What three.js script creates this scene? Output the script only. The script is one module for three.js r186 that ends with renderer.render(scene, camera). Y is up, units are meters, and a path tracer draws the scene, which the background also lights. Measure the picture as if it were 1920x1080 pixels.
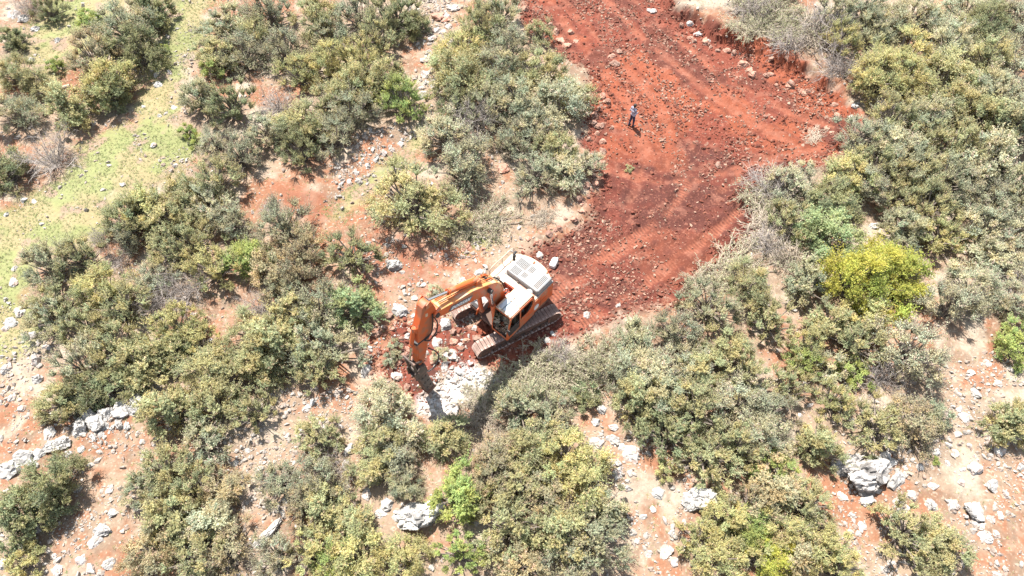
import * as THREE from 'three';
import { RoundedBoxGeometry } from 'three/addons/geometries/RoundedBoxGeometry.js';
import { mergeGeometries } from 'three/addons/utils/BufferGeometryUtils.js';
import { MarchingCubes } from 'three/addons/objects/MarchingCubes.js';
import { FontLoader } from 'three/addons/loaders/FontLoader.js';
import { TextGeometry } from 'three/addons/geometries/TextGeometry.js';

// ---------------------------------------------------------------- camera, sky, sun, exposure
const scene = new THREE.Scene();
const PITCH = 58.2 * Math.PI / 180, CAM_H = 30.4, CAM_Z = 16.7, FOCAL = 1297;
const camera = new THREE.PerspectiveCamera(2 * Math.atan(540 / FOCAL) * 180 / Math.PI, 16 / 9, 0.5, 2000);
camera.position.set(0, CAM_H, CAM_Z);
camera.rotation.set(-PITCH, 0, 0);
camera.updateMatrixWorld(true);

const SUN = new THREE.Vector3(-0.46, 1.75, -0.86).normalize();
{
  const w = 512, h = 256, d = new Float32Array(w * h * 4);
  for (let j = 0; j < h; j++) for (let i = 0; i < w; i++) {
    const el = ((j + 0.5) / h - 0.5) * Math.PI, az = ((i + 0.5) / w - 0.5) * 2 * Math.PI;
    const y = Math.sin(el), c = Math.cos(el), x = c * Math.cos(az), z = c * Math.sin(az);
    const t = Math.pow(1 - Math.max(0, y), 3), cs = Math.max(0, x * SUN.x + y * SUN.y + z * SUN.z);
    const glow = 0.22 * Math.pow(cs, 8) + 0.5 * Math.pow(cs, 60);
    const k = (j * w + i) * 4;
    d[k] = 0.215 + 0.24 * t + glow; d[k + 1] = 0.27 + 0.19 * t + glow * 0.97; d[k + 2] = 0.355 + 0.11 * t + glow * 0.9; d[k + 3] = 1;
  }
  const sky = new THREE.DataTexture(d, w, h, THREE.RGBAFormat, THREE.FloatType);
  sky.mapping = THREE.EquirectangularReflectionMapping;
  sky.magFilter = sky.minFilter = THREE.LinearFilter; sky.needsUpdate = true;
  scene.background = sky; scene.environment = sky;
}
const sun = new THREE.DirectionalLight(new THREE.Color(1, 0.95, 0.87), 4.8);
sun.position.copy(SUN).multiplyScalar(90); sun.target.position.set(0, 0, -6);
sun.castShadow = true; sun.shadow.mapSize.set(4096, 4096); sun.shadow.radius = 1;
Object.assign(sun.shadow.camera, { left: -45, right: 45, top: 40, bottom: -40, near: 10, far: 200 });
scene.add(sun, sun.target);
const renderer = new THREE.WebGLRenderer({ antialias: true });
renderer.toneMapping = THREE.LinearToneMapping;
renderer.toneMappingExposure = 3.2;
renderer.shadowMap.enabled = true;

// ---------------------------------------------------------------- helpers
function RNG(seed) { let s = seed >>> 0; return () => { s = (s + 0x6D2B79F5) >>> 0; let t = s; t = Math.imul(t ^ t >>> 15, t | 1); t ^= t + Math.imul(t ^ t >>> 7, t | 61); return ((t ^ t >>> 14) >>> 0) / 4294967296; }; }
const rnd = RNG(7);
const lerp = (a, b, t) => a + (b - a) * t, clamp = (x, a = 0, b = 1) => Math.min(b, Math.max(a, x));
const sstep = (a, b, x) => { const t = clamp((x - a) / (b - a)); return t * t * (3 - 2 * t); };
function hash2(i, j, s) { let h = Math.imul(i, 374761393) ^ Math.imul(j, 668265263) ^ Math.imul(s, 2147483647 ^ 0x5bd1e995); h = Math.imul(h ^ h >>> 13, 1274126177); return ((h ^ h >>> 16) >>> 0) / 4294967296; }
function vn(x, y, s = 0) { const i = Math.floor(x), j = Math.floor(y), f = x - i, g = y - j, u = f * f * (3 - 2 * f), v = g * g * (3 - 2 * g);
  const a = hash2(i, j, s), b = hash2(i + 1, j, s), c = hash2(i, j + 1, s), e = hash2(i + 1, j + 1, s); return a + (b - a) * u + (c - a) * v + (a - b - c + e) * u * v; }
function fbm(x, y, o = 4, s = 0) { let a = 0, k = 0.5, n = 0; for (let i = 0; i < o; i++) { a += k * vn(x, y, s + i); n += k; k *= 0.5; x = x * 2.03 + 11.3; y = y * 2.03 + 7.7; } return a / n; }
function vn3(x, y, z, s = 0) { const k = Math.floor(z), f = z - k, u = f * f * (3 - 2 * f); return lerp(vn(x, y, s + k * 57), vn(x, y, s + (k + 1) * 57), u); }
function fbm3(x, y, z, o = 4, s = 0) { let a = 0, k = 0.5, n = 0; for (let i = 0; i < o; i++) { a += k * vn3(x, y, z, s + i * 13); n += k; k *= 0.5; x *= 2.03; y *= 2.03; z *= 2.03; } return a / n; }

const FWD = new THREE.Vector3(0, -Math.sin(PITCH), -Math.cos(PITCH)), UPV = new THREE.Vector3(0, Math.cos(PITCH), -Math.sin(PITCH));
// where the line of sight through a point of the photograph (1920 x 1080) meets the level y
function at(px, py, y = 0) {
  const a = (px - 960) / FOCAL, b = -(py - 540) / FOCAL;
  const dx = a, dy = FWD.y + UPV.y * b, dz = FWD.z + UPV.z * b, t = (y - CAM_H) / dy;
  return { x: dx * t, z: CAM_Z + dz * t };
}
function pxOf(x, y, z) { const dy = y - CAM_H, dz = z - CAM_Z, D = FWD.y * dy + FWD.z * dz; return [960 + FOCAL * x / D, 540 - FOCAL * (UPV.y * dy + UPV.z * dz) / D, FOCAL / D]; }
const perM = (px, py) => { const g = at(px, py); return pxOf(g.x, 0, g.z)[2]; };

const taken = new Map();
function numbered(name) { const n = taken.get(name) || 0; taken.set(name, n + 1); return n ? `${name}_${String(n).padStart(3, '0')}` : name; }
function tag(o, label, category, group) { o.userData.label = label; o.userData.category = category; if (group) o.userData.group = group; return o; }
function shadowed(o) { o.traverse(m => { if (m.isMesh) { m.castShadow = true; m.receiveShadow = true; } }); return o; }
function mesh(name, geo, mat, parent) { const m = new THREE.Mesh(geo, mat); m.name = name; m.castShadow = m.receiveShadow = true; if (parent) parent.add(m); return m; }
function mg(list) { const l = list.map(g => { const q = g.index ? g.toNonIndexed() : g; for (const k of Object.keys(q.attributes)) if (!['position', 'normal', 'uv'].includes(k)) q.deleteAttribute(k); return q; }); return l.length > 1 ? mergeGeometries(l) : l[0]; }
const std = (r, g, b, roughness = 0.9, extra = {}) => new THREE.MeshStandardMaterial({ color: new THREE.Color(r, g, b), roughness, ...extra });
const phys = (r, g, b, roughness = 0.9, extra = {}) => new THREE.MeshPhysicalMaterial({ color: new THREE.Color(r, g, b), roughness, ...extra });

// ---------------------------------------------------------------- zones of the ground, outlined on the ground plane
const poly = (...p) => { const o = []; for (let i = 0; i < p.length; i += 2) { const g = at(p[i], p[i + 1]); o.push([g.x, g.z]); } return o; };
const ROAD = [poly(940, -60, 975, 0, 990, 60, 1050, 100, 1100, 130, 1115, 180, 1095, 260, 1128, 300, 1112, 350, 1115, 390, 1070, 440, 1000, 465, 955, 490, 925, 530, 895, 600, 880, 660, 930, 690, 1000, 668, 1060, 640, 1110, 605, 1180, 582, 1250, 575, 1320, 530, 1380, 480, 1412, 440, 1420, 390, 1402, 350, 1480, 318, 1560, 290, 1592, 235, 1562, 180, 1480, 128, 1400, 92, 1330, 66, 1262, 25, 1225, -60)];
const RED = [poly(505, 350, 560, 352, 610, 362, 625, 395, 590, 420, 552, 390), poly(690, 620, 750, 600, 860, 598, 905, 640, 880, 690, 830, 700, 790, 745, 735, 725, 685, 690)];
const MEADOW = [poly(-60, 420, 40, 372, 130, 320, 150, 270, 258, 200, 265, 130, 310, 50, 330, -40, 400, -40, 385, 60, 345, 120, 322, 220, 382, 290, 330, 312, 212, 370, 205, 440, 60, 485, 48, 560, 95, 600, 62, 640, -20, 700, -60, 640), poly(35, 60, 110, -20, 250, -20, 215, 45, 120, 130, 100, 185, 62, 175, 55, 100), poly(610, 392, 690, 330, 752, 290, 775, 250, 830, 215, 822, 255, 705, 352, 640, 412), poly(850, 440, 900, 425, 925, 445, 880, 470)];
const WHITE = [poly(790, 742, 826, 700, 870, 686, 915, 696, 925, 718, 895, 738, 858, 762, 824, 785, 792, 770)];
const line = (...p) => poly(...p);
const RUTS = [line(1030, -30, 1130, 80, 1230, 180, 1262, 260, 1255, 310), line(1110, -30, 1210, 70, 1330, 170, 1420, 230, 1500, 270), line(1030, 560, 1130, 490, 1230, 430, 1330, 380, 1380, 330), line(1085, 605, 1190, 545, 1290, 470, 1390, 390), line(1050, 520, 1160, 455, 1250, 400, 1300, 330, 1290, 260), line(1000, -30, 1090, 80, 1180, 190, 1215, 290, 1180, 380), line(1160, -30, 1260, 60, 1370, 150, 1470, 200, 1560, 230), line(1130, 310, 1230, 335, 1330, 332, 1420, 300, 1540, 270)];
function sdPoly(pts, x, z) { let d = 1e9, s = 1; for (let i = 0, j = pts.length - 1; i < pts.length; j = i++) { const [ax, az] = pts[i], [bx, bz] = pts[j], ex = bx - ax, ez = bz - az, wx = x - ax, wz = z - az, t = clamp((wx * ex + wz * ez) / (ex * ex + ez * ez)), qx = wx - ex * t, qz = wz - ez * t; d = Math.min(d, qx * qx + qz * qz); const c1 = z >= az, c2 = z < bz, c3 = ex * wz > ez * wx; if ((c1 && c2 && c3) || (!c1 && !c2 && !c3)) s = -s; } return s * Math.sqrt(d); }
function dLine(pts, x, z) { let d = 1e9; for (let i = 1; i < pts.length; i++) { const [ax, az] = pts[i - 1], [bx, bz] = pts[i], ex = bx - ax, ez = bz - az, wx = x - ax, wz = z - az, t = clamp((wx * ex + wz * ez) / (ex * ex + ez * ez)), qx = wx - ex * t, qz = wz - ez * t; d = Math.min(d, qx * qx + qz * qz); } return Math.sqrt(d); }
const X0 = -42, X1 = 42, Z0 = -34, Z1 = 18, MS = 0.14, MW = Math.round((X1 - X0) / MS) + 1, MH = Math.round((Z1 - Z0) / MS) + 1;
function field(fn) { const f = new Float32Array(MW * MH); for (let j = 0; j < MH; j++) for (let i = 0; i < MW; i++) f[j * MW + i] = fn(X0 + i * MS, Z0 + j * MS); return (x, z) => { const u = clamp((x - X0) / MS, 0, MW - 1.001), v = clamp((z - Z0) / MS, 0, MH - 1.001), i = u | 0, j = v | 0, a = u - i, b = v - j, k = j * MW + i; return (f[k] * (1 - a) + f[k + 1] * a) * (1 - b) + (f[k + MW] * (1 - a) + f[k + MW + 1] * a) * b; }; }
function alongLine(pts, x, z) { let d = 1e9, s = 0, l = 0; for (let i = 1; i < pts.length; i++) { const [ax, az] = pts[i - 1], [bx, bz] = pts[i], ex = bx - ax, ez = bz - az, L = Math.hypot(ex, ez), wx = x - ax, wz = z - az, t = clamp((wx * ex + wz * ez) / (L * L)), q = Math.hypot(wx - ex * t, wz - ez * t); if (q < d) { d = q; s = l + t * L; } l += L; } return [d, s]; }
const near = ps => field((x, z) => Math.min(...ps.map(p => sdPoly(p, x, z))));
const sdRoad = near(ROAD), sdRed = near(RED), sdMeadow = near(MEADOW), sdWhite = near(WHITE);
const CLEATS = RUTS.slice(2, 5), dRut = field((x, z) => Math.min(...RUTS.map(p => dLine(p, x, z))));
const EX = { x: -0.33, z: -0.43 };                         // the excavator's turning centre
const TIP = at(805, 745);                                  // where its breaker meets the rock
const PERSON = at(1184, 231);
function Hraw(x, z) {
  const r = sdRoad(x, z) + (fbm(x * 0.9, z * 0.9, 2, 41) - 0.5) * 0.9;
  let h = (fbm(x * 0.09, z * 0.09, 3, 3) - 0.5) * 1.3 + (fbm(x * 0.45, z * 0.45, 3, 9) - 0.5) * 0.34;
  const dx = x - EX.x, dz = z - EX.z, flat = sstep(2.6, 6, Math.hypot(dx, dz));
  const bank = lerp(0.22, 0.8, sstep(6, 13, x) * sstep(-8, -13, z)) * (0.6 + 0.8 * fbm(x * 0.6, z * 0.6, 2, 88));
  h *= lerp(0.25, 1, sstep(-0.6, 2.5, r));
  h += bank * sstep(-0.1, 0.75, r + (fbm(x * 2.4, z * 2.4, 3, 93) - 0.5) * 0.9) - 0.22;
  h += (1 - sstep(0.15, 0.9, Math.abs(r - 0.15))) * 0.16 * (fbm(x * 1.3, z * 1.3, 2, 77));     // spoil ridge pushed to the edges
  if (r < 0.6) { const k = sstep(0.6, -0.4, r); h += k * ((fbm(x * 2.2, z * 2.2, 3, 21) - 0.5) * 0.26); const d = dRut(x, z); const br = sstep(0.35, 0.6, fbm(x * 0.8, z * 0.8, 2, 66)); h += k * br * (-0.06 * (1 - sstep(0.1, 0.4, d)) + 0.05 * (1 - sstep(0.05, 0.25, Math.abs(d - 0.5)))); }
  h += (fbm(x * 1.1, z * 1.1, 3, 33) - 0.5) * 0.14 * sstep(0.3, -0.5, sdMeadow(x, z) * -1);
  h *= flat; h += (1 - flat) * (fbm(x * 2.5, z * 2.5, 3, 55) - 0.55) * 0.12;
  h -= 0.3 * (1 - sstep(0.3, 1.5, Math.hypot(x - TIP.x, z - TIP.z)));
  return h;
}
const H = field(Hraw);
function ground(px, py) { let y = 0, g; for (let k = 0; k < 5; k++) { g = at(px, py, y); y = H(g.x, g.z); } return new THREE.Vector3(g.x, y, g.z); }
// ---------------------------------------------------------------- ground
function toSRGB(c) { c = clamp(c); return c <= 0.0031308 ? c * 12.92 : 1.055 * Math.pow(c, 1 / 2.4) - 0.055; }
const mix3 = (a, b, t) => [lerp(a[0], b[0], t), lerp(a[1], b[1], t), lerp(a[2], b[2], t)];
const SOIL = { tan: [0.190, 0.136, 0.096], pale: [0.26, 0.218, 0.172], rust: [0.175, 0.078, 0.042], red: [0.108, 0.0212, 0.0105], dark: [0.054, 0.0122, 0.0072], orange: [0.162, 0.040, 0.0165], pink: [0.20, 0.083, 0.054], grass: [0.152, 0.165, 0.064], dry: [0.20, 0.168, 0.085], chalk: [0.46, 0.45, 0.44], litter: [0.12, 0.083, 0.057] };
function soilColour(x, z) {
  const w1 = (fbm(x * 0.9, z * 0.9, 3, 5) - 0.5), n2 = fbm(x * 0.35, z * 0.35, 3, 15), n3 = fbm(x * 3.1, z * 3.1, 3, 25), n4 = vn(x * 13, z * 13, 35), n5 = vn(x * 29, z * 29, 45);
  let c = mix3(SOIL.tan, SOIL.rust, sstep(0.42, 0.68, n2 * 0.6 + n3 * 0.4));
  c = mix3(c, SOIL.pale, sstep(0.52, 0.72, fbm(x * 0.7, z * 0.7, 4, 65)) * 0.8);
  c = mix3(c, SOIL.litter, sstep(0.56, 0.72, fbm(x * 1.5, z * 1.5, 3, 75)) * 0.5);
  c = mix3(c, SOIL.pale, sstep(0.78, 0.88, n4) * 0.7);
  const m = sdMeadow(x, z) + w1 * 2.2;
  const g = sstep(0.5, -0.7, m), gc = mix3(mix3(SOIL.grass, SOIL.dry, sstep(0.42, 0.62, fbm(x * 0.55, z * 0.55, 3, 85))), SOIL.tan, sstep(0.6, 0.72, fbm(x * 0.8, z * 0.8, 3, 95)));
  c = mix3(c, gc, g * (0.82 + 0.18 * n4));
  const bankSide = sstep(6, 11, x) * sstep(-8, -12, z), r = sstep(0.35, -0.35, sdRoad(x, z) + w1 * 1.5 - bankSide * 0.75);
  if (r > 0) {
    const mid = sstep(2, 7, x) * sstep(-13, -9, z) * sstep(0, -3, z);
    let rc = mix3(SOIL.red, SOIL.dark, clamp(sstep(0.44, 0.58, fbm(x * 0.5, z * 0.5, 4, 105)) * 0.95 + sstep(0.55, 0.75, n3) * 0.4));
    rc = mix3(rc, SOIL.orange, clamp(sstep(0.48, 0.58, fbm(x * 0.24, z * 0.24, 4, 115)) * 0.85 + sstep(-11, -15, z) * 0.2));
    rc = mix3(rc, SOIL.dark, mid * 0.55 * (0.5 + n3));
    const d = dRut(x, z), br = sstep(0.3, 0.52, fbm(x * 0.8, z * 0.8, 2, 66));
    if (d < 0.45) { let cleat = 0; if (z > -9.5) for (const L of CLEATS) { const [q, t] = alongLine(L, x, z); if (q < 0.34) cleat = Math.max(cleat, 0.5 + 0.5 * Math.sin(t * 33)); }
      rc = mix3(rc, mix3(SOIL.orange, SOIL.pink, 0.35), (1 - sstep(0.12, 0.42, d + w1 * 0.5)) * br * (0.5 + 0.55 * n3) * (z > -9.5 ? 0.35 + 0.9 * cleat : 1)); }
    rc = mix3(rc, SOIL.dark, (1 - sstep(0.05, 0.25, Math.abs(d - 0.6 + w1 * 0.4))) * 0.4 * br);
    rc = mix3(rc, SOIL.pink, sstep(0.74, 0.88, n4) * 0.5 + sstep(0.84, 0.93, n5) * 0.35);
    rc = mix3(rc, SOIL.pink, sstep(0.60, 0.75, fbm(x * 1.8, z * 1.8, 3, 125)) * 0.35);
    c = mix3(c, rc, r);
  }
  const q = sstep(0.35, -0.3, sdRed(x, z) + w1 * 1.2); if (q > 0) c = mix3(c, x < -6 ? mix3(SOIL.orange, SOIL.rust, n3) : mix3(SOIL.dark, SOIL.red, sstep(0.3, 0.6, n3) * 1.2), q * (x < -6 ? 0.8 : 0.95));
  const a = at(760, 480), o = (1 - sstep(1.2, 3.4, Math.hypot((x - a.x) * 0.8, z - a.z) + w1 * 2)); c = mix3(c, SOIL.orange, o * 0.55 * (0.4 + n3));
  const k = sstep(0.3, -0.4, sdWhite(x, z) + w1 * 1.3); if (k > 0) c = mix3(c, SOIL.chalk, k * (0.7 + 0.3 * n3));
  const j = 0.80 + 0.24 * n5 + 0.16 * n4;
  return [c[0] * j, c[1] * j, c[2] * j];
}
const TW = 2048, TH = 1280, TX = 80, TZ = 46, TX0 = -40, TZ0 = -30;
const gmap = (() => {
  const d = new Uint8Array(TW * TH * 4);
  for (let j = 0; j < TH; j++) for (let i = 0; i < TW; i++) { const c = soilColour(TX0 + (i + 0.5) / TW * TX, TZ0 + (j + 0.5) / TH * TZ), k = (j * TW + i) * 4; d[k] = toSRGB(c[0]) * 255; d[k + 1] = toSRGB(c[1]) * 255; d[k + 2] = toSRGB(c[2]) * 255; d[k + 3] = 255; }
  const t = new THREE.DataTexture(d, TW, TH); t.colorSpace = THREE.SRGBColorSpace; t.magFilter = THREE.LinearFilter; t.wrapS = t.wrapT = THREE.MirroredRepeatWrapping;
  t.repeat.set(1 / TX, 1 / TZ); t.offset.set(-TX0 / TX, -TZ0 / TZ); t.needsUpdate = true; return t;
})();
function noiseTile(n, f, s) { const d = new Uint8Array(n * n * 4); for (let j = 0; j < n; j++) for (let i = 0; i < n; i++) { let v = 0, k = 0.5; for (let o = 0; o < 4; o++) { const p = f << o, x = i / n * p, y = j / n * p, a = Math.floor(x), b = Math.floor(y), u = x - a, w = y - b, U = u * u * (3 - 2 * u), W = w * w * (3 - 2 * w), h = (p1, q1) => hash2((p1 + p) % p, (q1 + p) % p, s + o); v += k * lerp(lerp(h(a, b), h(a + 1, b), U), lerp(h(a, b + 1), h(a + 1, b + 1), U), W); k *= 0.6; } const q = (j * n + i) * 4, g = clamp(v / 1.1) * 255; d[q] = d[q + 1] = d[q + 2] = g; d[q + 3] = 255; } const t = new THREE.DataTexture(d, n, n); t.magFilter = THREE.LinearFilter; t.wrapS = t.wrapT = THREE.RepeatWrapping; t.needsUpdate = true; return t; }
const bumpTile = noiseTile(512, 8, 5); bumpTile.repeat.set(1 / 2.6, 1 / 2.6);
const groundMat = new THREE.MeshStandardMaterial({ map: gmap, bumpMap: bumpTile, bumpScale: 0.06, roughness: 0.97 });
{
  const axis = (a, b, lo, hi) => { const o = []; for (let v = a; v < b + 1e-6; v += MS) o.push(v); let s = MS; let v = b; while (v < hi) { s *= 1.6; v += s; o.push(v); } s = MS; v = a; while (v > lo) { s *= 1.6; v -= s; o.unshift(v); } return o; };
  const xs = axis(X0, X1, -500, 500), zs = axis(Z0, Z1, -500, 500), W = xs.length, N = W * zs.length;
  const pos = new Float32Array(N * 3), uv = new Float32Array(N * 2), nor = new Float32Array(N * 3), zone = new Uint8Array(N);
  zs.forEach((z, j) => xs.forEach((x, i) => {
    const k = j * W + i; pos[k * 3] = x; pos[k * 3 + 1] = H(x, z); pos[k * 3 + 2] = z; uv[k * 2] = x; uv[k * 2 + 1] = z;
    const e = MS, nx = H(x - e, z) - H(x + e, z), nz = H(x, z - e) - H(x, z + e), l = Math.hypot(nx, 2 * e, nz); nor[k * 3] = nx / l; nor[k * 3 + 1] = 2 * e / l; nor[k * 3 + 2] = nz / l;
    const w1 = fbm(x * 0.9, z * 0.9, 3, 5) - 0.5;
    zone[k] = sdRoad(x, z) + w1 * 1.5 < 0 ? 1 : sdMeadow(x, z) + w1 * 2.2 < 0 ? 2 : 0;
  }));
  const idx = [[], [], []];
  for (let j = 0; j < zs.length - 1; j++) for (let i = 0; i < W - 1; i++) { const a = j * W + i, b = a + 1, c = a + W, d = c + 1; idx[zone[a]].push(a, c, b, b, c, d); }
  ['ground', 'dirt_track', 'meadow'].forEach((name, q) => {
    const map = new Map(), p = [], u = [], n = [], id = [];
    for (const k of idx[q]) { let m = map.get(k); if (m === undefined) { m = map.size; map.set(k, m); p.push(pos[k * 3], pos[k * 3 + 1], pos[k * 3 + 2]); u.push(uv[k * 2], uv[k * 2 + 1]); n.push(nor[k * 3], nor[k * 3 + 1], nor[k * 3 + 2]); } id.push(m); }
    const g = new THREE.BufferGeometry(); g.setAttribute('position', new THREE.Float32BufferAttribute(p, 3)); g.setAttribute('uv', new THREE.Float32BufferAttribute(u, 2)); g.setAttribute('normal', new THREE.Float32BufferAttribute(n, 3)); g.setIndex(id);
    const m = mesh(name, g, groundMat, scene); m.userData = { kind: 'structure', label: ['stony tan and rust coloured hillside soil', 'freshly bulldozed red earth track with wheel ruts', 'short green grass clearing on the hillside'][q] };
  });
}
// ---------------------------------------------------------------- excavator (x forward, y up, z to its right)
const paintTile = noiseTile(256, 6, 91);
function paintMap(base, dust, amount) { const n = 256, d = new Uint8Array(n * n * 4), src = paintTile.image.data; for (let k = 0; k < n * n; k++) { const v = src[k * 4] / 255, s = hash2(k % n, (k / n) | 0, 3), t = clamp(sstep(0.44, 0.66, v) * amount + (s > 0.985 ? 0.35 : 0)), c = mix3(base, dust, t); for (let q = 0; q < 3; q++) d[k * 4 + q] = toSRGB(c[q]) * 255; d[k * 4 + 3] = 255; } const t = new THREE.DataTexture(d, n, n); t.colorSpace = THREE.SRGBColorSpace; t.magFilter = THREE.LinearFilter; t.wrapS = t.wrapT = THREE.RepeatWrapping; t.repeat.set(0.5, 0.5); t.needsUpdate = true; return t; }
const pm = (base, dust, amount, roughness, extra = {}) => new THREE.MeshPhysicalMaterial({ map: paintMap(base, dust, amount), roughness, ...extra });
const XM = {
  orange: pm([0.50, 0.086, 0.014], [0.33, 0.145, 0.08], 0.9, 0.45, { clearcoat: 0.25, clearcoatRoughness: 0.4 }),
  worn: pm([0.42, 0.078, 0.016], [0.22, 0.10, 0.06], 0.75, 0.6),
  sunlitTop: pm([0.50, 0.21, 0.075], [0.44, 0.30, 0.2], 0.9, 0.6),  // orange paled by dust and by a sun highlight painted into the colour
  creamAndGlare: pm([0.40, 0.31, 0.23], [0.36, 0.23, 0.15], 0.5, 0.5, { clearcoat: 0.15, clearcoatRoughness: 0.5 }),  // dust and blown-out sunlight put into the colour of roof, deck and counterweight tops
  hood: pm([0.215, 0.217, 0.22], [0.24, 0.20, 0.17], 0.5, 0.5),
  grey: pm([0.13, 0.135, 0.14], [0.22, 0.16, 0.13], 0.5, 0.55),
  dark: pm([0.022, 0.022, 0.024], [0.08, 0.05, 0.04], 0.5, 0.6),
  shoe: pm([0.20, 0.135, 0.11], [0.42, 0.31, 0.27], 0.95, 0.85),
  frame: pm([0.085, 0.05, 0.038], [0.17, 0.075, 0.05], 0.9, 0.85),
  steel: pm([0.06, 0.045, 0.038], [0.14, 0.08, 0.06], 0.8, 0.6, { metalness: 0.3 }),
  chrome: std(0.6, 0.6, 0.62, 0.18, { metalness: 1 }),
  rubber: std(0.018, 0.018, 0.02, 0.6),
  white: std(0.62, 0.61, 0.59, 0.5), letters: std(0.68, 0.68, 0.68, 0.5), plate: std(0.11, 0.115, 0.13, 0.5),
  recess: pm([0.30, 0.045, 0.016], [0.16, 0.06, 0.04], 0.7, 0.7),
  glass: phys(0.30, 0.36, 0.33, 0.03, { transmission: 1, thickness: 0, ior: 1.5 }),
  hatch: phys(0.30, 0.34, 0.38, 0.12, { clearcoat: 1, clearcoatRoughness: 0.05 }),
  seat: std(0.03, 0.03, 0.032, 0.9), red: std(0.4, 0.03, 0.02, 0.4), lamp: std(0.55, 0.5, 0.4, 0.2),
};
const box = (x0, x1, y0, y1, z0, z1, r = 0.03, seg = 2) => new RoundedBoxGeometry(x1 - x0, y1 - y0, z1 - z0, seg, Math.min(r, (x1 - x0) / 2.1, (y1 - y0) / 2.1, (z1 - z0) / 2.1)).translate((x0 + x1) / 2, (y0 + y1) / 2, (z0 + z1) / 2);
const shape = pts => new THREE.Shape(pts.map(p => new THREE.Vector2(p[0], p[1])));
function extr(s, z0, z1, b = 0.025) { const sh = Array.isArray(s) ? shape(s) : s; return new THREE.ExtrudeGeometry(sh, { depth: z1 - z0 - 2 * b, bevelEnabled: b > 0, bevelThickness: b, bevelSize: b, bevelOffset: -b, bevelSegments: 2, curveSegments: 10 }).translate(0, 0, z0 + b); }
const plan = (pts, y0, y1, b = 0.03) => extr(pts, -y1, -y0, b).rotateX(Math.PI / 2);
const V = (x, y, z) => new THREE.Vector3(x, y, z);
function rod(a, b, r0, r1 = r0, seg = 14) { const d = b.clone().sub(a), l = d.length(); return new THREE.CylinderGeometry(r1, r0, l, seg).translate(0, l / 2, 0).applyQuaternion(new THREE.Quaternion().setFromUnitVectors(V(0, 1, 0), d.normalize())).translate(a.x, a.y, a.z); }
const hose = (pts, r = 0.022) => new THREE.TubeGeometry(new THREE.CatmullRomCurve3(pts.map(p => V(...p))), pts.length * 6, r, 6);
const pin = (x, y, z0, z1, r) => rod(V(x, y, z0), V(x, y, z1), r);

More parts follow.
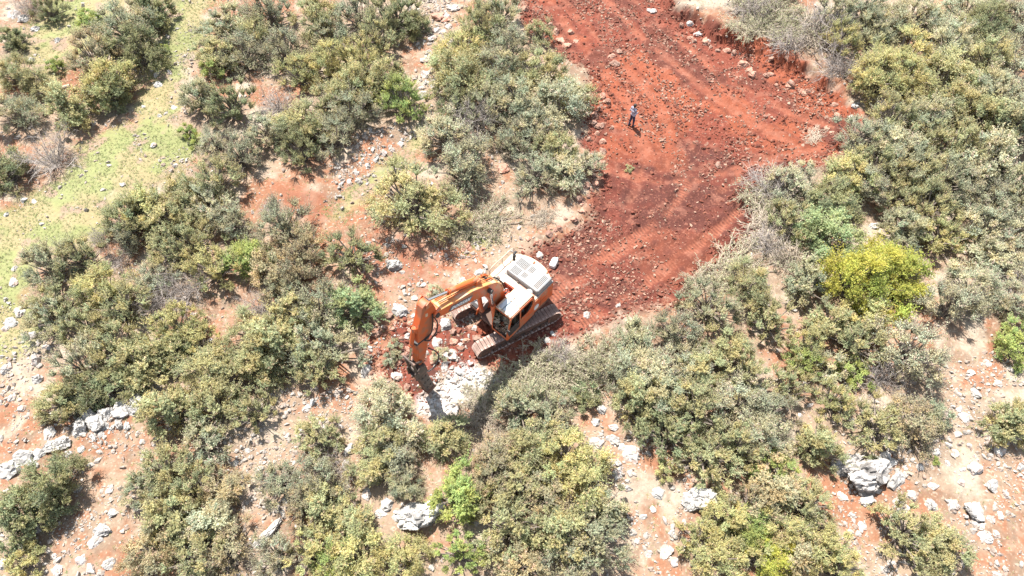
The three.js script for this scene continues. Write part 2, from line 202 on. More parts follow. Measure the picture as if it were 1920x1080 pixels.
function makeExcavator() {
  const root = new THREE.Group(); root.name = numbered('excavator'); scene.add(root);
  tag(root, 'orange tracked excavator with hydraulic rock breaker working on white rubble', 'excavator');
  root.position.set(EX.x, 0.0, EX.z); root.rotation.y = 228.5 * Math.PI / 180;
  const turn = (209.3 - 228.5) * Math.PI / 180;
  const add = (name, list, mat, parent = root) => mesh(name, mg(Array.isArray(list) ? list : [list]), mat, parent);
  // undercarriage
  const half = 1.92, rad = 0.40, shoeW = 0.6;
  const shoeGeo = mg([box(-0.083, 0.083, -0.012, 0.014, -shoeW / 2, shoeW / 2, 0.006, 1), box(-0.07, -0.05, 0.012, 0.045, -shoeW / 2, shoeW / 2, 0.004, 1), box(-0.01, 0.01, 0.012, 0.04, -shoeW / 2, shoeW / 2, 0.004, 1), box(0.05, 0.07, 0.012, 0.04, -shoeW / 2, shoeW / 2, 0.004, 1)]);
  for (const s of [-1, 1]) {
    const zc = s * 1.2;
    const tf = add('track', [extr([[-1.6, 0.28], [1.6, 0.28], [1.75, 0.40], [1.7, 0.58], [1.3, 0.70], [-1.3, 0.70], [-1.7, 0.60], [-1.75, 0.4]], zc - 0.2, zc + 0.2, 0.03), box(-1.5, 1.5, 0.62, 0.69, zc - 0.28, zc + 0.28, 0.02)], XM.frame);
    tf.rotation.y = turn;
    const wheelGeo = r => mg([pin(0, 0, -0.2, 0.2, r * 0.86), pin(0, 0, -0.28, -0.16, r), pin(0, 0, 0.16, 0.28, r), pin(0, 0, -0.31, 0.31, r * 0.35)]);
    const idler = add('idler', wheelGeo(rad - 0.05).translate(half, rad + 0.06, zc), XM.frame, tf);
    const teeth = []; for (let k = 0; k < 18; k++) teeth.push(box(-0.03, 0.03, 0, 0.07, -0.06, 0.06, 0.01, 1).translate(0, rad - 0.08, 0).rotateZ(k / 18 * Math.PI * 2));
    add('sprocket', mg([wheelGeo(rad - 0.06), ...teeth]).translate(-half, rad + 0.06, zc), XM.frame, tf);
    for (let k = 0; k < 7; k++) add('roller', mg([pin(0, 0, -0.24, 0.24, 0.10), pin(0, 0, -0.26, -0.18, 0.13), pin(0, 0, 0.18, 0.26, 0.13)]).translate(-1.32 + k * 0.44, 0.19, zc), XM.frame, tf);
    for (let k = 0; k < 2; k++) add('carrier_roller', pin(-0.6 + k * 1.2, 0.78, zc - 0.18, zc + 0.18, 0.07), XM.frame, tf);
    const per = 4 * half + 2 * Math.PI * rad, n = Math.round(per / 0.19);
    for (let k = 0; k < n; k++) {
      let d = k / n * per, x, y, a;
      if (d < 2 * half) { x = -half + d; y = rad * 2 - 0.03 * Math.sin(d / (2 * half) * Math.PI); a = 0; }
      else if (d < 2 * half + Math.PI * rad) { const t = (d - 2 * half) / rad; x = half + Math.sin(t) * rad; y = rad + Math.cos(t) * rad; a = -t; }
      else if (d < 4 * half + Math.PI * rad) { d -= 2 * half + Math.PI * rad; x = half - d; y = 0; a = Math.PI; }
      else { const t = (d - 4 * half - Math.PI * rad) / rad; x = -half - Math.sin(t) * rad; y = rad - Math.cos(t) * rad; a = Math.PI - t; }
      const m = mesh('track_shoe', shoeGeo, XM.shoe, tf); m.position.set(x, y + 0.06, zc); m.rotation.z = a;
    }
  }
  const xf = new THREE.Shape(); xf.moveTo(1.5, -1.02); xf.bezierCurveTo(0.55, -0.9, 0.55, 0.9, 1.5, 1.02); xf.lineTo(1.15, 1.04); xf.bezierCurveTo(0.2, 1.0, -0.2, 1.0, -1.15, 1.04); xf.lineTo(-1.5, 1.02); xf.bezierCurveTo(-0.55, 0.9, -0.55, -0.9, -1.5, -1.02); xf.lineTo(-1.15, -1.04); xf.bezierCurveTo(-0.2, -1.0, 0.2, -1.0, 1.15, -1.04); xf.closePath();
  const carb = add('carbody', [extr(xf, -0.82, -0.42, 0.04).rotateX(Math.PI / 2), rod(V(0, 0.7, 0), V(0, 1.0, 0), 0.72, 0.66, 36)], XM.frame); carb.rotation.y = turn;
  add('slewing_ring', rod(V(0, 0.92, 0), V(0, 1.06, 0), 0.62, 0.62, 40), XM.dark);
  // upper structure
  add('revolving_frame', [plan([[1.25, -0.4], [1.3, -0.2], [1.3, 0.42], [1.15, 0.5], [1.15, 1.3], [-1.7, 1.32], [-1.95, 1.2], [-1.95, -1.2], [-1.7, -1.35], [1.2, -1.35]], 1.04, 1.24, 0.02)], XM.frame);
  const cwp = []; for (let k = 0; k <= 14; k++) { const t = -1 + k / 7; cwp.push([-2.5 + 0.52 * Math.pow(Math.abs(t), 2.4), t * 1.34]); } cwp.push([-1.55, 1.34], [-1.55, -1.34]);
  const cw = add('counterweight', plan(cwp, 1.08, 2.22, 0.09), XM.orange);
  add('counterweight_sunlit_cap', plan(cwp.map(([x, z]) => [x * 0.985 + 0.01, z * 0.965]), 2.18, 2.27, 0.04), XM.creamAndGlare, cw);  // thin layer added to carry the painted sun glare on the counterweight top
  for (const z of [-0.75, 0.1]) add('lifting_eye', new THREE.TorusGeometry(0.06, 0.022, 8, 14).translate(-2.25, 2.31, z), XM.orange, cw);
  const sl = add('side_panel', box(-1.58, -0.52, 1.22, 2.2, -1.36, -0.5, 0.05), XM.orange);
  add('seam', [box(-1.05, -1.035, 1.28, 2.12, -1.366, -1.35, 0.004, 1), box(-1.5, -0.58, 1.74, 1.755, -1.366, -1.35, 0.004, 1)], XM.dark, sl);
  add('round_emblem', pin(-0.72, 1.62, -1.372, -1.352, 0.19), XM.white, sl);
  const sr = add('side_panel', box(-1.58, -0.2, 1.22, 2.16, 0.48, 1.34, 0.05), XM.orange);
  add('fuel_cap', rod(V(-0.45, 2.2, 0.85), V(-0.45, 2.31, 0.85), 0.08), XM.steel, sr);
  add('deck_plate', [plan([[-1.55, -1.3], [-0.56, -1.3], [-0.56, -0.52], [-0.5, 0.46], [-0.22, 0.5], [-0.22, 1.28], [-1.55, 1.28]], 2.14, 2.25, 0.02)], XM.creamAndGlare);
  add('valve_recess', [box(-0.5, 0.1, 1.24, 1.9, -0.42, 0.46, 0.02), box(-0.54, -0.48, 1.24, 2.19, -0.45, 0.47, 0.01)], XM.recess);
  for (let k = 0; k < 4; k++) add('valve_hose', hose([[-0.45, 1.9, -0.3 + k * 0.18], [-0.25, 2.12, -0.28 + k * 0.17], [-0.02, 2.05, -0.18 + k * 0.14], [0.1, 1.85, -0.1 + k * 0.12]], 0.025), k % 2 ? XM.letters : XM.rubber);
  // engine hood with louvres
  const hood = add('engine_hood', [plan([[-2.02, -1.18], [-1.95, -1.26], [-0.98, -1.26], [-0.9, -1.18], [-0.9, 0.7], [-0.98, 0.78], [-1.95, 0.78], [-2.02, 0.7]], 2.2, 2.62, 0.10)], XM.hood);
  add('hood_skirt', plan([[-2.06, -1.29], [-0.86, -1.29], [-0.86, 0.81], [-2.06, 0.81]], 2.2, 2.3, 0.02), XM.grey, hood);
  const slot = (x0, z0, n, len) => { for (let k = 0; k < n; k++) add('louvre_slot', box(x0, x0 + len, 2.612, 2.628, z0 + k * 0.07, z0 + k * 0.07 + 0.042, 0.004, 1), XM.dark, hood); };
  slot(-1.90, 0.02, 9, 0.46); slot(-1.38, 0.10, 7, 0.40); slot(-1.88, -0.36, 4, 0.36); slot(-1.38, -0.28, 4, 0.30); slot(-1.86, -1.12, 4, 0.84);
  add('hood_hinge', [box(-0.96, -0.84, 2.3, 2.36, -0.1, 0.02, 0.01, 1), box(-0.96, -0.84, 2.3, 2.36, -0.9, -0.78, 0.01, 1)], XM.steel, hood);
  add('exhaust_stack', [rod(V(-1.75, 2.25, 0.98), V(-1.75, 2.72, 0.98), 0.07), rod(V(-1.75, 2.72, 0.98), V(-1.92, 2.8, 0.98), 0.065)], XM.dark);
  const pc = add('air_precleaner', [rod(V(-0.62, 2.2, -0.95), V(-0.62, 2.45, -0.95), 0.11), rod(V(-0.62, 2.43, -0.95), V(-0.62, 2.66, -0.95), 0.19, 0.19, 24), rod(V(-0.62, 2.66, -0.95), V(-0.62, 2.72, -0.95), 0.19, 0.13, 24)], XM.hood);
  add('base_collar', rod(V(-0.62, 2.24, -0.95), V(-0.62, 2.31, -0.95), 0.2, 0.17, 20), XM.orange, pc);
  const tb = add('tool_box', [extr([[-0.18, 1.22], [1.05, 1.22], [1.12, 1.35], [1.05, 1.62], [0.8, 1.76], [-0.18, 1.8]], 0.52, 1.3, 0.05)], XM.hood);
  add('step_plate', box(0.1, 0.9, 1.79, 1.805, 0.62, 1.2, 0.005, 1).rotateZ(-0.03), XM.grey, tb);
  add('handrail', [hose([[-2.0, 2.25, 1.22], [-2.0, 2.72, 1.24], [-1.2, 2.75, 1.26], [-0.35, 2.7, 1.26], [-0.3, 2.2, 1.24]], 0.024), hose([[-1.2, 2.22, 1.24], [-1.2, 2.75, 1.26]], 0.02)], XM.creamAndGlare);
  add('handrail', hose([[0.0, 1.8, 1.26], [0.02, 2.35, 1.27], [0.5, 2.35, 1.27], [0.95, 2.1, 1.27], [1.0, 1.65, 1.26]], 0.022), XM.creamAndGlare);
  const mir = add('mirror', [hose([[1.0, 1.66, 1.25], [1.1, 2.2, 1.3], [1.12, 2.4, 1.32]], 0.016), box(1.08, 1.14, 2.3, 2.62, 1.2, 1.42, 0.03)], XM.rubber);
  // cab
  const cs = shape([[-0.55, 1.16], [1.32, 1.16], [1.42, 1.3], [1.40, 1.75], [1.16, 2.82], [1.05, 2.92], [-0.35, 2.92], [-0.52, 2.8], [-0.55, 2.4]]);
  const h1 = new THREE.Path([[0.5, 1.32], [1.27, 1.32], [1.30, 1.72], [1.07, 2.76], [0.5, 2.76]].map(p => new THREE.Vector2(...p)));
  const h2 = new THREE.Path(); h2.moveTo(0.42, 2.76); h2.lineTo(0.42, 1.95); h2.lineTo(0.05, 1.92); h2.bezierCurveTo(-0.2, 1.92, -0.44, 2.15, -0.44, 2.45); h2.bezierCurveTo(-0.44, 2.66, -0.3, 2.76, -0.12, 2.76); h2.closePath();
  cs.holes.push(h1, h2);
  const cab = add('cab', [extr(cs, -1.38, -1.32, 0.012), extr((() => { const q = shape([[-0.55, 1.16], [1.32, 1.16], [1.42, 1.3], [1.40, 1.75], [1.16, 2.82], [1.05, 2.92], [-0.35, 2.92], [-0.52, 2.8], [-0.55, 2.4]]); q.holes.push(new THREE.Path([[-0.4, 1.9], [1.24, 1.9], [1.07, 2.76], [-0.4, 2.76]].map(p => new THREE.Vector2(...p)))); return q; })(), -0.46, -0.4, 0.012), box(-0.55, 1.38, 1.12, 1.2, -1.36, -0.42, 0.02), box(-0.56, -0.49, 1.16, 2.2, -1.36, -0.42, 0.02), box(-0.56, -0.47, 2.72, 2.9, -1.36, -0.42, 0.02), box(1.02, 1.14, 2.80, 2.9, -1.36, -0.42, 0.03), box(1.30, 1.41, 1.18, 1.34, -1.36, -0.42, 0.03)], XM.orange);
  add('cab_roof', [box(-0.5, 0.46, 2.88, 3.0, -1.34, -0.43, 0.05, 3), box(0.46, 1.1, 2.88, 2.97, -1.34, -1.25, 0.03), box(0.46, 1.1, 2.88, 2.97, -0.52, -0.43, 0.03), box(1.0, 1.12, 2.88, 2.97, -1.34, -0.43, 0.03)], XM.creamAndGlare, cab);
  add('roof_hatch', box(0.45, 1.02, 2.9, 2.965, -1.26, -0.51, 0.02), XM.hatch, cab);
  add('windscreen', extr([[1.395, 1.72], [1.15, 2.84], [1.165, 2.84], [1.41, 1.72]], -1.33, -0.45, 0), XM.glass, cab);
  add('lower_windscreen', extr([[1.38, 1.32], [1.385, 1.7], [1.4, 1.7], [1.395, 1.32]], -1.33, -0.45, 0), XM.glass, cab);
  add('windscreen_bar', box(1.37, 1.42, 1.69, 1.73, -1.34, -0.45, 0.01), XM.dark, cab);
  add('door_window', extr([[0.5, 1.95], [1.27, 1.95], [1.07, 2.77], [0.5, 2.77]], -1.352, -1.345, 0), XM.glass, cab);
  add('door_panel', extr([[0.48, 1.31], [1.29, 1.31], [1.31, 1.72], [1.265, 1.95], [0.48, 1.95]], -1.355, -1.34, 0.003), XM.dark, cab);
  add('door_bar', [box(0.5, 1.2, 1.93, 1.98, -1.366, -1.33, 0.01), box(0.8, 0.84, 1.95, 2.77, -1.36, -1.335, 0.01), box(0.40, 0.51, 1.3, 2.8, -1.364, -1.33, 0.01)], XM.dark, cab);
  add('door_handle', box(0.55, 0.7, 1.85, 1.89, -1.40, -1.36, 0.015), XM.rubber, cab);
  add('quarter_window', extr(new THREE.Shape(h2.getPoints(8)), -1.352, -1.345, 0), XM.glass, cab);
  add('rear_window', box(-0.53, -0.52, 2.2, 2.72, -1.33, -0.46, 0.002, 1), XM.glass, cab);
  add('side_window', extr([[-0.4, 1.9], [1.24, 1.9], [1.07, 2.76], [-0.4, 2.76]], -0.434, -0.428, 0), XM.glass, cab);
  add('seat', [box(-0.15, 0.4, 1.55, 1.7, -1.15, -0.65, 0.06), box(-0.25, -0.1, 1.6, 2.3, -1.14, -0.66, 0.06), box(-0.25, -0.12, 2.3, 2.5, -1.02, -0.78, 0.05), box(-0.1, 0.3, 1.2, 1.55, -1.05, -0.75, 0.03)], XM.seat, cab);
  add('console', [box(0.3, 0.6, 1.2, 1.8, -1.24, -1.1, 0.04), box(0.3, 0.6, 1.2, 1.8, -0.68, -0.54, 0.04), rod(V(0.5, 1.8, -1.17), V(0.55, 2.0, -1.17), 0.025), rod(V(0.5, 1.8, -0.61), V(0.55, 2.0, -0.61), 0.025)], XM.grey, cab);
  add('wiper', hose([[1.20, 2.88, -0.75], [1.0, 2.99, -0.76], [0.55, 3.0, -0.78], [0.2, 3.02, -0.8]], 0.012), XM.rubber, cab);
  add('cab_mirror', [hose([[1.33, 1.8, -1.37], [1.45, 2.0, -1.5], [1.45, 2.25, -1.52]], 0.014), box(1.42, 1.47, 2.1, 2.42, -1.6, -1.43, 0.03)], XM.rubber, cab);
  add('cab_handrail', hose([[1.36, 1.35, -1.40], [1.42, 1.4, -1.46], [1.41, 1.9, -1.46], [1.35, 1.95, -1.40]], 0.016), XM.orange, cab);
  for (const z of [-1.12, -0.66]) add('work_light', [box(1.06, 1.14, 2.96, 3.06, z - 0.06, z + 0.06, 0.02)], XM.lamp, cab);
  // boom
  const ZL = -0.2, ZR = 0.42, zb = (ZL + ZR) / 2;
  const bs = new THREE.Shape(); bs.moveTo(-0.02, 1.5); bs.lineTo(0.1, 2.1); bs.lineTo(0.32, 3.25); bs.bezierCurveTo(0.42, 4.0, 0.75, 4.4, 1.28, 4.83); bs.lineTo(2.27, 5.47); bs.lineTo(3.14, 5.82); bs.lineTo(4.1, 6.28); bs.bezierCurveTo(4.42, 6.36, 4.5, 6.05, 4.32, 5.86); bs.lineTo(2.76, 4.9); bs.lineTo(1.94, 4.42); bs.bezierCurveTo(1.5, 4.15, 1.34, 3.9, 1.22, 3.5); bs.lineTo(0.82, 2.3); bs.lineTo(0.62, 1.5); bs.bezierCurveTo(0.5, 1.25, 0.08, 1.25, -0.02, 1.5);
  const boom = add('boom', extr(bs, ZL, ZR, 0.03), XM.orange);
  const bp = [[0.30, 3.25], [0.45, 3.9], [0.8, 4.46], [1.28, 4.85], [2.27, 5.49], [3.14, 5.84], [4.05, 6.27]];
  add('boom_sunlit_plate', (() => { const up = bp.map(([x, y]) => [x, y + 0.012]), s = [...bp.map(([x, y]) => [x + 0.03, y - 0.04]).reverse()]; return extr([...up, ...s], ZL - 0.035, ZR + 0.035, 0.006); })(), XM.sunlitTop, boom);  // upper face in a paler orange, its sunlit washout painted in
  add('boom_pivot', [pin(0.3, 1.58, ZL - 0.14, ZR + 0.14, 0.13), pin(4.28, 6.08, ZL - 0.06, ZR + 0.06, 0.12), pin(1.3, 4.42, ZL - 0.2, ZR + 0.2, 0.1)], XM.dark, boom);
  const ax = V(3.56, 5.67, 0).sub(V(2.42, 5.08, 0)), ang = Math.atan2(ax.y, ax.x), mid = V(2.98, 5.375, ZL - 0.012);
  const plateGeo = extr([[-0.74, -0.13], [0.66, -0.13], [0.74, 0.13], [-0.66, 0.13]], -0.006, 0.006, 0).rotateY(Math.PI).rotateZ(ang).translate(mid.x, mid.y, mid.z);
  const plate = add('name_plate', plateGeo, XM.plate, boom);
  const fnt = boomFont; const tg = new TextGeometry('DOOSAN', { font: fnt, size: 0.17, depth: 0.012, curveSegments: 4 }); tg.computeBoundingBox();
  const tw = tg.boundingBox.max.x; tg.translate(-tw / 2, -0.085, 0); tg.applyMatrix4(new THREE.Matrix4().makeShear(0, 0, 0.28, 0, 0, 0)); tg.scale(1.22 / tw, 1, 1);
  add('lettering', tg.rotateY(Math.PI).rotateZ(ang).translate(mid.x, mid.y, mid.z - 0.008), XM.letters, plate);
  for (const [s, z] of [[-1, ZL - 0.13], [1, ZR + 0.13]]) {
    const a = V(1.1, 1.5, z), b = V(1.3, 4.42, z), c = a.clone().lerp(b, 0.56);
    const cy = add('boom_cylinder', [rod(a, c, 0.115, 0.115, 18), rod(c.clone().lerp(a, 0.06), c, 0.13, 0.13, 18), pin(1.1, 1.5, z - 0.12, z + 0.12, 0.1)], XM.orange);
    add('piston_rod', rod(c, b, 0.058, 0.058, 14), XM.chrome, cy); add('rod_eye', pin(b.x, b.y, z - 0.08, z + 0.08, 0.12), XM.dark, cy);
  }
  add('boom_bracket', [extr([[0.55, 1.24], [1.35, 1.24], [1.25, 1.6], [1.0, 1.68], [0.75, 1.5]], ZL - 0.28, ZL - 0.24, 0.008), extr([[0.55, 1.24], [1.35, 1.24], [1.25, 1.6], [1.0, 1.68], [0.75, 1.5]], ZR + 0.24, ZR + 0.28, 0.008), extr([[-0.2, 1.24], [0.7, 1.24], [0.5, 1.9], [0.2, 2.0]], ZL - 0.09, ZL - 0.04, 0.008), extr([[-0.2, 1.24], [0.7, 1.24], [0.5, 1.9], [0.2, 2.0]], ZR + 0.04, ZR + 0.09, 0.008)], XM.orange);
  { const a = V(1.66, 5.34, zb), b = V(4.46, 7.08, zb), c = a.clone().lerp(b, 0.6);
    const cy = add('arm_cylinder', [rod(a, c, 0.125, 0.125, 18), rod(c.clone().lerp(a, 0.05), c, 0.145, 0.145, 18), extr([[1.5, 4.9], [1.95, 5.2], [1.78, 5.46], [1.58, 5.44]], zb - 0.16, zb - 0.11, 0.008), extr([[1.5, 4.9], [1.95, 5.2], [1.78, 5.46], [1.58, 5.44]], zb + 0.11, zb + 0.16, 0.008)], XM.orange);
    add('piston_rod', rod(c, b, 0.065, 0.065, 14), XM.chrome, cy); add('rod_eye', pin(b.x, b.y, zb - 0.14, zb + 0.14, 0.1), XM.dark, cy); }
  for (const z of [0.0, 0.08, 0.27, 0.34]) add('steel_pipe', hose([[0.6, 4.05, z], [0.95, 4.7, z], [1.4, 5.02, z], [2.27, 5.57, z], [3.14, 5.93, z], [3.9, 6.3, z]], 0.022), z === 0.08 ? XM.rubber : XM.orange);
  for (let k = 0; k < 3; k++) add('boom_hose', hose([[0.05, 2.0, 0.0 + k * 0.12], [-0.02, 2.7, 0.02 + k * 0.12], [0.22, 3.6, 0.03 + k * 0.12], [0.62, 4.15, 0.04 + k * 0.12], [1.2, 4.9, 0.05 + k * 0.12]], 0.026), XM.rubber);
  // arm
  const as = new THREE.Shape(); as.moveTo(4.2, 6.1); as.bezierCurveTo(4.12, 6.35, 4.3, 6.8, 4.36, 7.1); as.bezierCurveTo(4.45, 7.24, 4.7, 7.26, 4.82, 7.12); as.lineTo(4.98, 6.60); as.lineTo(5.26, 5.95); as.lineTo(5.60, 3.8); as.bezierCurveTo(5.70, 3.3, 5.52, 3.0, 5.36, 3.08); as.lineTo(5.2, 3.5); as.lineTo(4.86, 4.5); as.closePath();
  const arm = add('arm', extr(as, -0.07, 0.29, 0.03), XM.worn);
  add('arm_lug', [extr([[4.3, 6.9], [4.46, 7.28], [4.66, 7.2], [4.7, 6.95]], -0.13, -0.08, 0.008), extr([[4.3, 6.9], [4.46, 7.28], [4.66, 7.2], [4.7, 6.95]], 0.3, 0.35, 0.008)], XM.orange, arm);
  add('clamp_band', extr([[4.78, 4.88], [5.52, 4.98], [5.51, 5.05], [4.76, 4.95]], -0.1, 0.32, 0.006), XM.dark, arm);
  add('arm_decal', extr([[4.66, 6.35], [4.78, 6.42], [4.74, 6.62], [4.63, 6.55]], -0.077, -0.068, 0), XM.creamAndGlare, arm);
  { const a = V(5.32, 6.05, zb), b = V(5.9, 4.0, zb), c = a.clone().lerp(b, 0.55);
    const cy = add('bucket_cylinder', [rod(a, c, 0.095, 0.095, 16), rod(c.clone().lerp(a, 0.08), c, 0.11, 0.11, 16), extr([[5.18, 5.95], [5.28, 5.6], [5.42, 5.95], [5.38, 6.15]], zb - 0.14, zb - 0.1, 0.006), extr([[5.18, 5.95], [5.28, 5.6], [5.42, 5.95], [5.38, 6.15]], zb + 0.1, zb + 0.14, 0.006)], XM.worn);
    add('piston_rod', rod(c, b, 0.05, 0.05, 12), XM.chrome, cy); }
  for (const z of [zb - 0.26, zb + 0.26]) { add('tipping_link', rod(V(5.5, 3.62, z), V(5.94, 3.98, z), 0.055), XM.steel); add('push_link', rod(V(5.94, 3.98, z * 0.9 + 0.01), V(5.86, 2.98, z * 0.9 + 0.01), 0.06), XM.steel); }
  add('linkage_pin', [pin(5.92, 3.98, zb - 0.34, zb + 0.34, 0.065), pin(5.84, 2.98, zb - 0.33, zb + 0.33, 0.07), pin(5.46, 3.16, zb - 0.33, zb + 0.33, 0.08)], XM.steel);
  // rock breaker
  const brk = add('rock_breaker', [box(-0.24, 0.24, -1.15, 1.05, -0.21, 0.21, 0.03).rotateZ(-0.13).translate(5.47, 1.42, zb)], XM.steel);
  add('bracket', [extr([[5.3, 2.45], [6.0, 2.4], [6.0, 3.05], [5.8, 3.12], [5.55, 3.28], [5.38, 3.24]], zb - 0.28, zb - 0.22, 0.01), extr([[5.3, 2.45], [6.0, 2.4], [6.0, 3.05], [5.8, 3.12], [5.55, 3.28], [5.38, 3.24]], zb + 0.22, zb + 0.28, 0.01), box(5.3, 5.95, 2.38, 2.5, zb - 0.28, zb + 0.28, 0.02)], XM.steel, brk);
  add('housing_end', [box(-0.28, 0.28, -1.24, -0.98, -0.25, 0.25, 0.04).rotateZ(-0.13).translate(5.47, 1.42, zb)], XM.frame, brk);
  for (const y of [0.6, 0.0, -0.6]) add('side_bolt', [pin(0, 0, -0.235, 0.235, 0.05).translate(0.1, y, 0).rotateZ(-0.13).translate(5.47, 1.42, zb), pin(0, 0, -0.235, 0.235, 0.05).translate(-0.1, y, 0).rotateZ(-0.13).translate(5.47, 1.42, zb)], XM.dark, brk);
  add('chisel', [rod(V(5.34, 0.35, zb), V(5.26, -0.22, zb), 0.085), rod(V(5.26, -0.22, zb), V(5.24, -0.5, zb), 0.085, 0.01)], XM.steel, brk);
  add('breaker_hose', hose([[4.4, 6.0, -0.13], [4.35, 5.5, -0.2], [4.5, 4.95, -0.2], [4.9, 4.7, -0.16], [5.05, 4.86, -0.12]], 0.03), XM.rubber);
  add('breaker_hose', hose([[4.45, 6.3, -0.12], [4.55, 5.7, -0.16], [4.75, 5.1, -0.16], [5.1, 4.92, -0.12]], 0.03), XM.rubber);
  add('breaker_hose', hose([[5.0, 4.1, -0.12], [4.72, 3.5, -0.22], [4.65, 2.9, -0.25], [4.95, 2.3, -0.2], [5.3, 2.2, -0.12]], 0.032), XM.rubber);
  shadowed(root); return root;
}
const boomFont = await new FontLoader().loadAsync('fonts/droid/droid_sans_bold.typeface.json');
makeExcavator();

// ---------------------------------------------------------------- white jerry can lying behind the excavator
{
  const p = ground(1038, 496), g = new THREE.Group(); g.name = numbered('jerry_can'); scene.add(g); g.position.set(p.x, p.y + 0.15, p.z); g.rotation.set(0, 1.15, 0);
  tag(g, 'white plastic jerry can lying on red soil behind the excavator', 'jerry can');
  mesh('body', mg([box(-0.30, 0.26, -0.16, 0.16, -0.17, 0.17, 0.09, 4), rod(V(0.22, 0, 0.06), V(0.33, 0, 0.06), 0.06, 0.05)]), XM.white, g);
  mesh('cap', rod(V(0.32, 0, 0.06), V(0.37, 0, 0.06), 0.055), XM.white, g);
  mesh('handle', hose([[0.2, 0.05, -0.1], [0.31, 0.06, -0.08], [0.3, 0.06, 0.0], [0.22, 0.04, 0.02]], 0.02), XM.white, g);
}
// ---------------------------------------------------------------- rocks
function rockGeo(seed, detail, cuts, rough, col, stain) {
  const r = RNG(seed), g = new THREE.IcosahedronGeometry(1, detail), p = g.attributes.position, c = new Float32Array(p.count * 3), ns = [];
  for (let k = 0; k < cuts; k++) ns.push([new THREE.Vector3(r() - 0.5, r() - 0.5, r() - 0.5).normalize(), 0.4 + r() * 0.38]);
  const v = new THREE.Vector3(), o = seed * 3.7;
  for (let i = 0; i < p.count; i++) {
    v.fromBufferAttribute(p, i).normalize(); const a = v.x, b = v.y, e = v.z;
    for (const [n, d] of ns) { const t = v.dot(n) - d; if (t > 0) v.addScaledVector(n, -t * 0.92); }
    const big = fbm3(a * 1.3 + o, b * 1.3, e * 1.3, 2, 3), n = fbm3(a * 3 + o, b * 3, e * 3, 4, 7), crack = 1 - Math.abs(2 * fbm3(a * 2.2 + o, b * 2.2 + 5, e * 2.2, 3, 17) - 1);
    v.multiplyScalar(0.75 + 0.5 * big + rough * (n - 0.5) - rough * 0.55 * Math.pow(crack, 14));
    p.setXYZ(i, v.x, v.y, v.z);
    const m = sstep(0.48, 0.6, fbm3(a * 2.6 + o, b * 2.6, e * 2.6, 4, 27)), f = 0.85 + 0.3 * fbm3(a * 9, b * 9 + o, e * 9, 2, 37), q = mix3(col, stain, m * 0.72);
    c[i * 3] = q[0] * f; c[i * 3 + 1] = q[1] * f; c[i * 3 + 2] = q[2] * f;
  }
  g.setAttribute('color', new THREE.BufferAttribute(c, 3)); g.deleteAttribute('uv'); g.deleteAttribute('normal'); g.computeVertexNormals(); return g;
}
const rockMat = new THREE.MeshStandardMaterial({ vertexColors: true, roughness: 0.93 });
const LIME = [0.36, 0.343, 0.325], LICH = [0.125, 0.118, 0.113], ROSE = [0.22, 0.14, 0.108], RUST = [0.14, 0.052, 0.031];
const limeGeos = [], redGeos = [], bigGeos = [], pitGeos = [];
for (let k = 0; k < 8; k++) limeGeos.push(rockGeo(11 + k, 4, 7, 0.45, LIME, k % 3 ? ROSE : LICH));
for (let k = 0; k < 6; k++) redGeos.push(rockGeo(51 + k, 4, 7, 0.45, k % 2 ? ROSE : [0.30, 0.17, 0.125], RUST));
for (let k = 0; k < 5; k++) bigGeos.push(rockGeo(81 + k, 16, 8, 0.42, LIME, LICH));
for (let k = 0; k < 2; k++) pitGeos.push(rockGeo(95 + k, 18, 6, 0.55, [0.32, 0.30, 0.285], [0.055, 0.05, 0.048]));
const rockR = RNG(404);
const rocks = [];
function rock(px, py, r, kind = 'l', label, sx = 1, sz = 1, turn) {
  const p = ground(px, py), s = perM(px, py), R = r / s * 1.0, set = { l: limeGeos, r: redGeos, b: bigGeos, d: pitGeos }[kind];
  const m = mesh(numbered(kind === 'b' || kind === 'd' ? 'limestone_boulder' : kind === 'r' ? 'reddish_rock' : 'limestone_rock'), set[Math.floor(rockR() * set.length)], rockMat, scene);
  const hy = 0.55 + rockR() * 0.35; m.scale.set(R * sx * (0.85 + rockR() * 0.35), R * hy, R * sz * (0.85 + rockR() * 0.35)); m.rotation.set((rockR() - 0.5) * 0.5, turn ?? rockR() * 6.28, (rockR() - 0.5) * 0.5);
  m.position.set(p.x, p.y + R * hy * (r > 15 ? 0.12 : 0.02), p.z);
  rocks.push({ m, px, py, label, k: `${r > 11 ? 'large' : r > 7 ? 'mid-sized' : 'small'} ${kind === 'b' ? 'white ledge' : kind === 'r' ? 'red-stained' : 'pale limestone'} rock` });
  return tag(m, '', kind === 'b' || kind === 'd' ? 'boulder' : 'rock', kind === 'r' ? 'red-stained rocks along the dirt track' : 'limestone rocks scattered on the slope');
}
rock(786, 970, 54, 'b', 'largest white limestone boulder, long and cracked, low centre of the photo', 1.25, 0.75, 0.1);
rock(1322, 940, 40, 'b', 'broad white limestone slab left of the bottom right thicket', 1.3, 0.65, 0.1);
rock(1296, 944, 22, 'b', 'white limestone block at the left end of the broad slab', 1, 0.8, 0.4);
rock(1618, 896, 46, 'd', 'dark pitted limestone outcrop at the edge of the lower right clearing', 1.35, 0.7, 0.05);
rock(1590, 872, 26, 'd', 'dark pitted boulder tucked under the shrub above the outcrop', 1.2, 0.7, 0.3);
rock(1655, 870, 22, 'b', 'pale boulder on the upper right of the pitted outcrop', 1.2, 0.8, -0.2);
rock(500, 1005, 24, 'b', 'long narrow white boulder slanting beside the bottom left thicket', 1.7, 0.6, 0.75);
rock(55, 1022, 21, 'b', 'rounded white boulder below the bottom left shrub', 1, 0.9, 0);
rock(742, 501, 19, 'b', 'flat white rock on orange soil above the boom', 1.3, 0.75, 0.2);
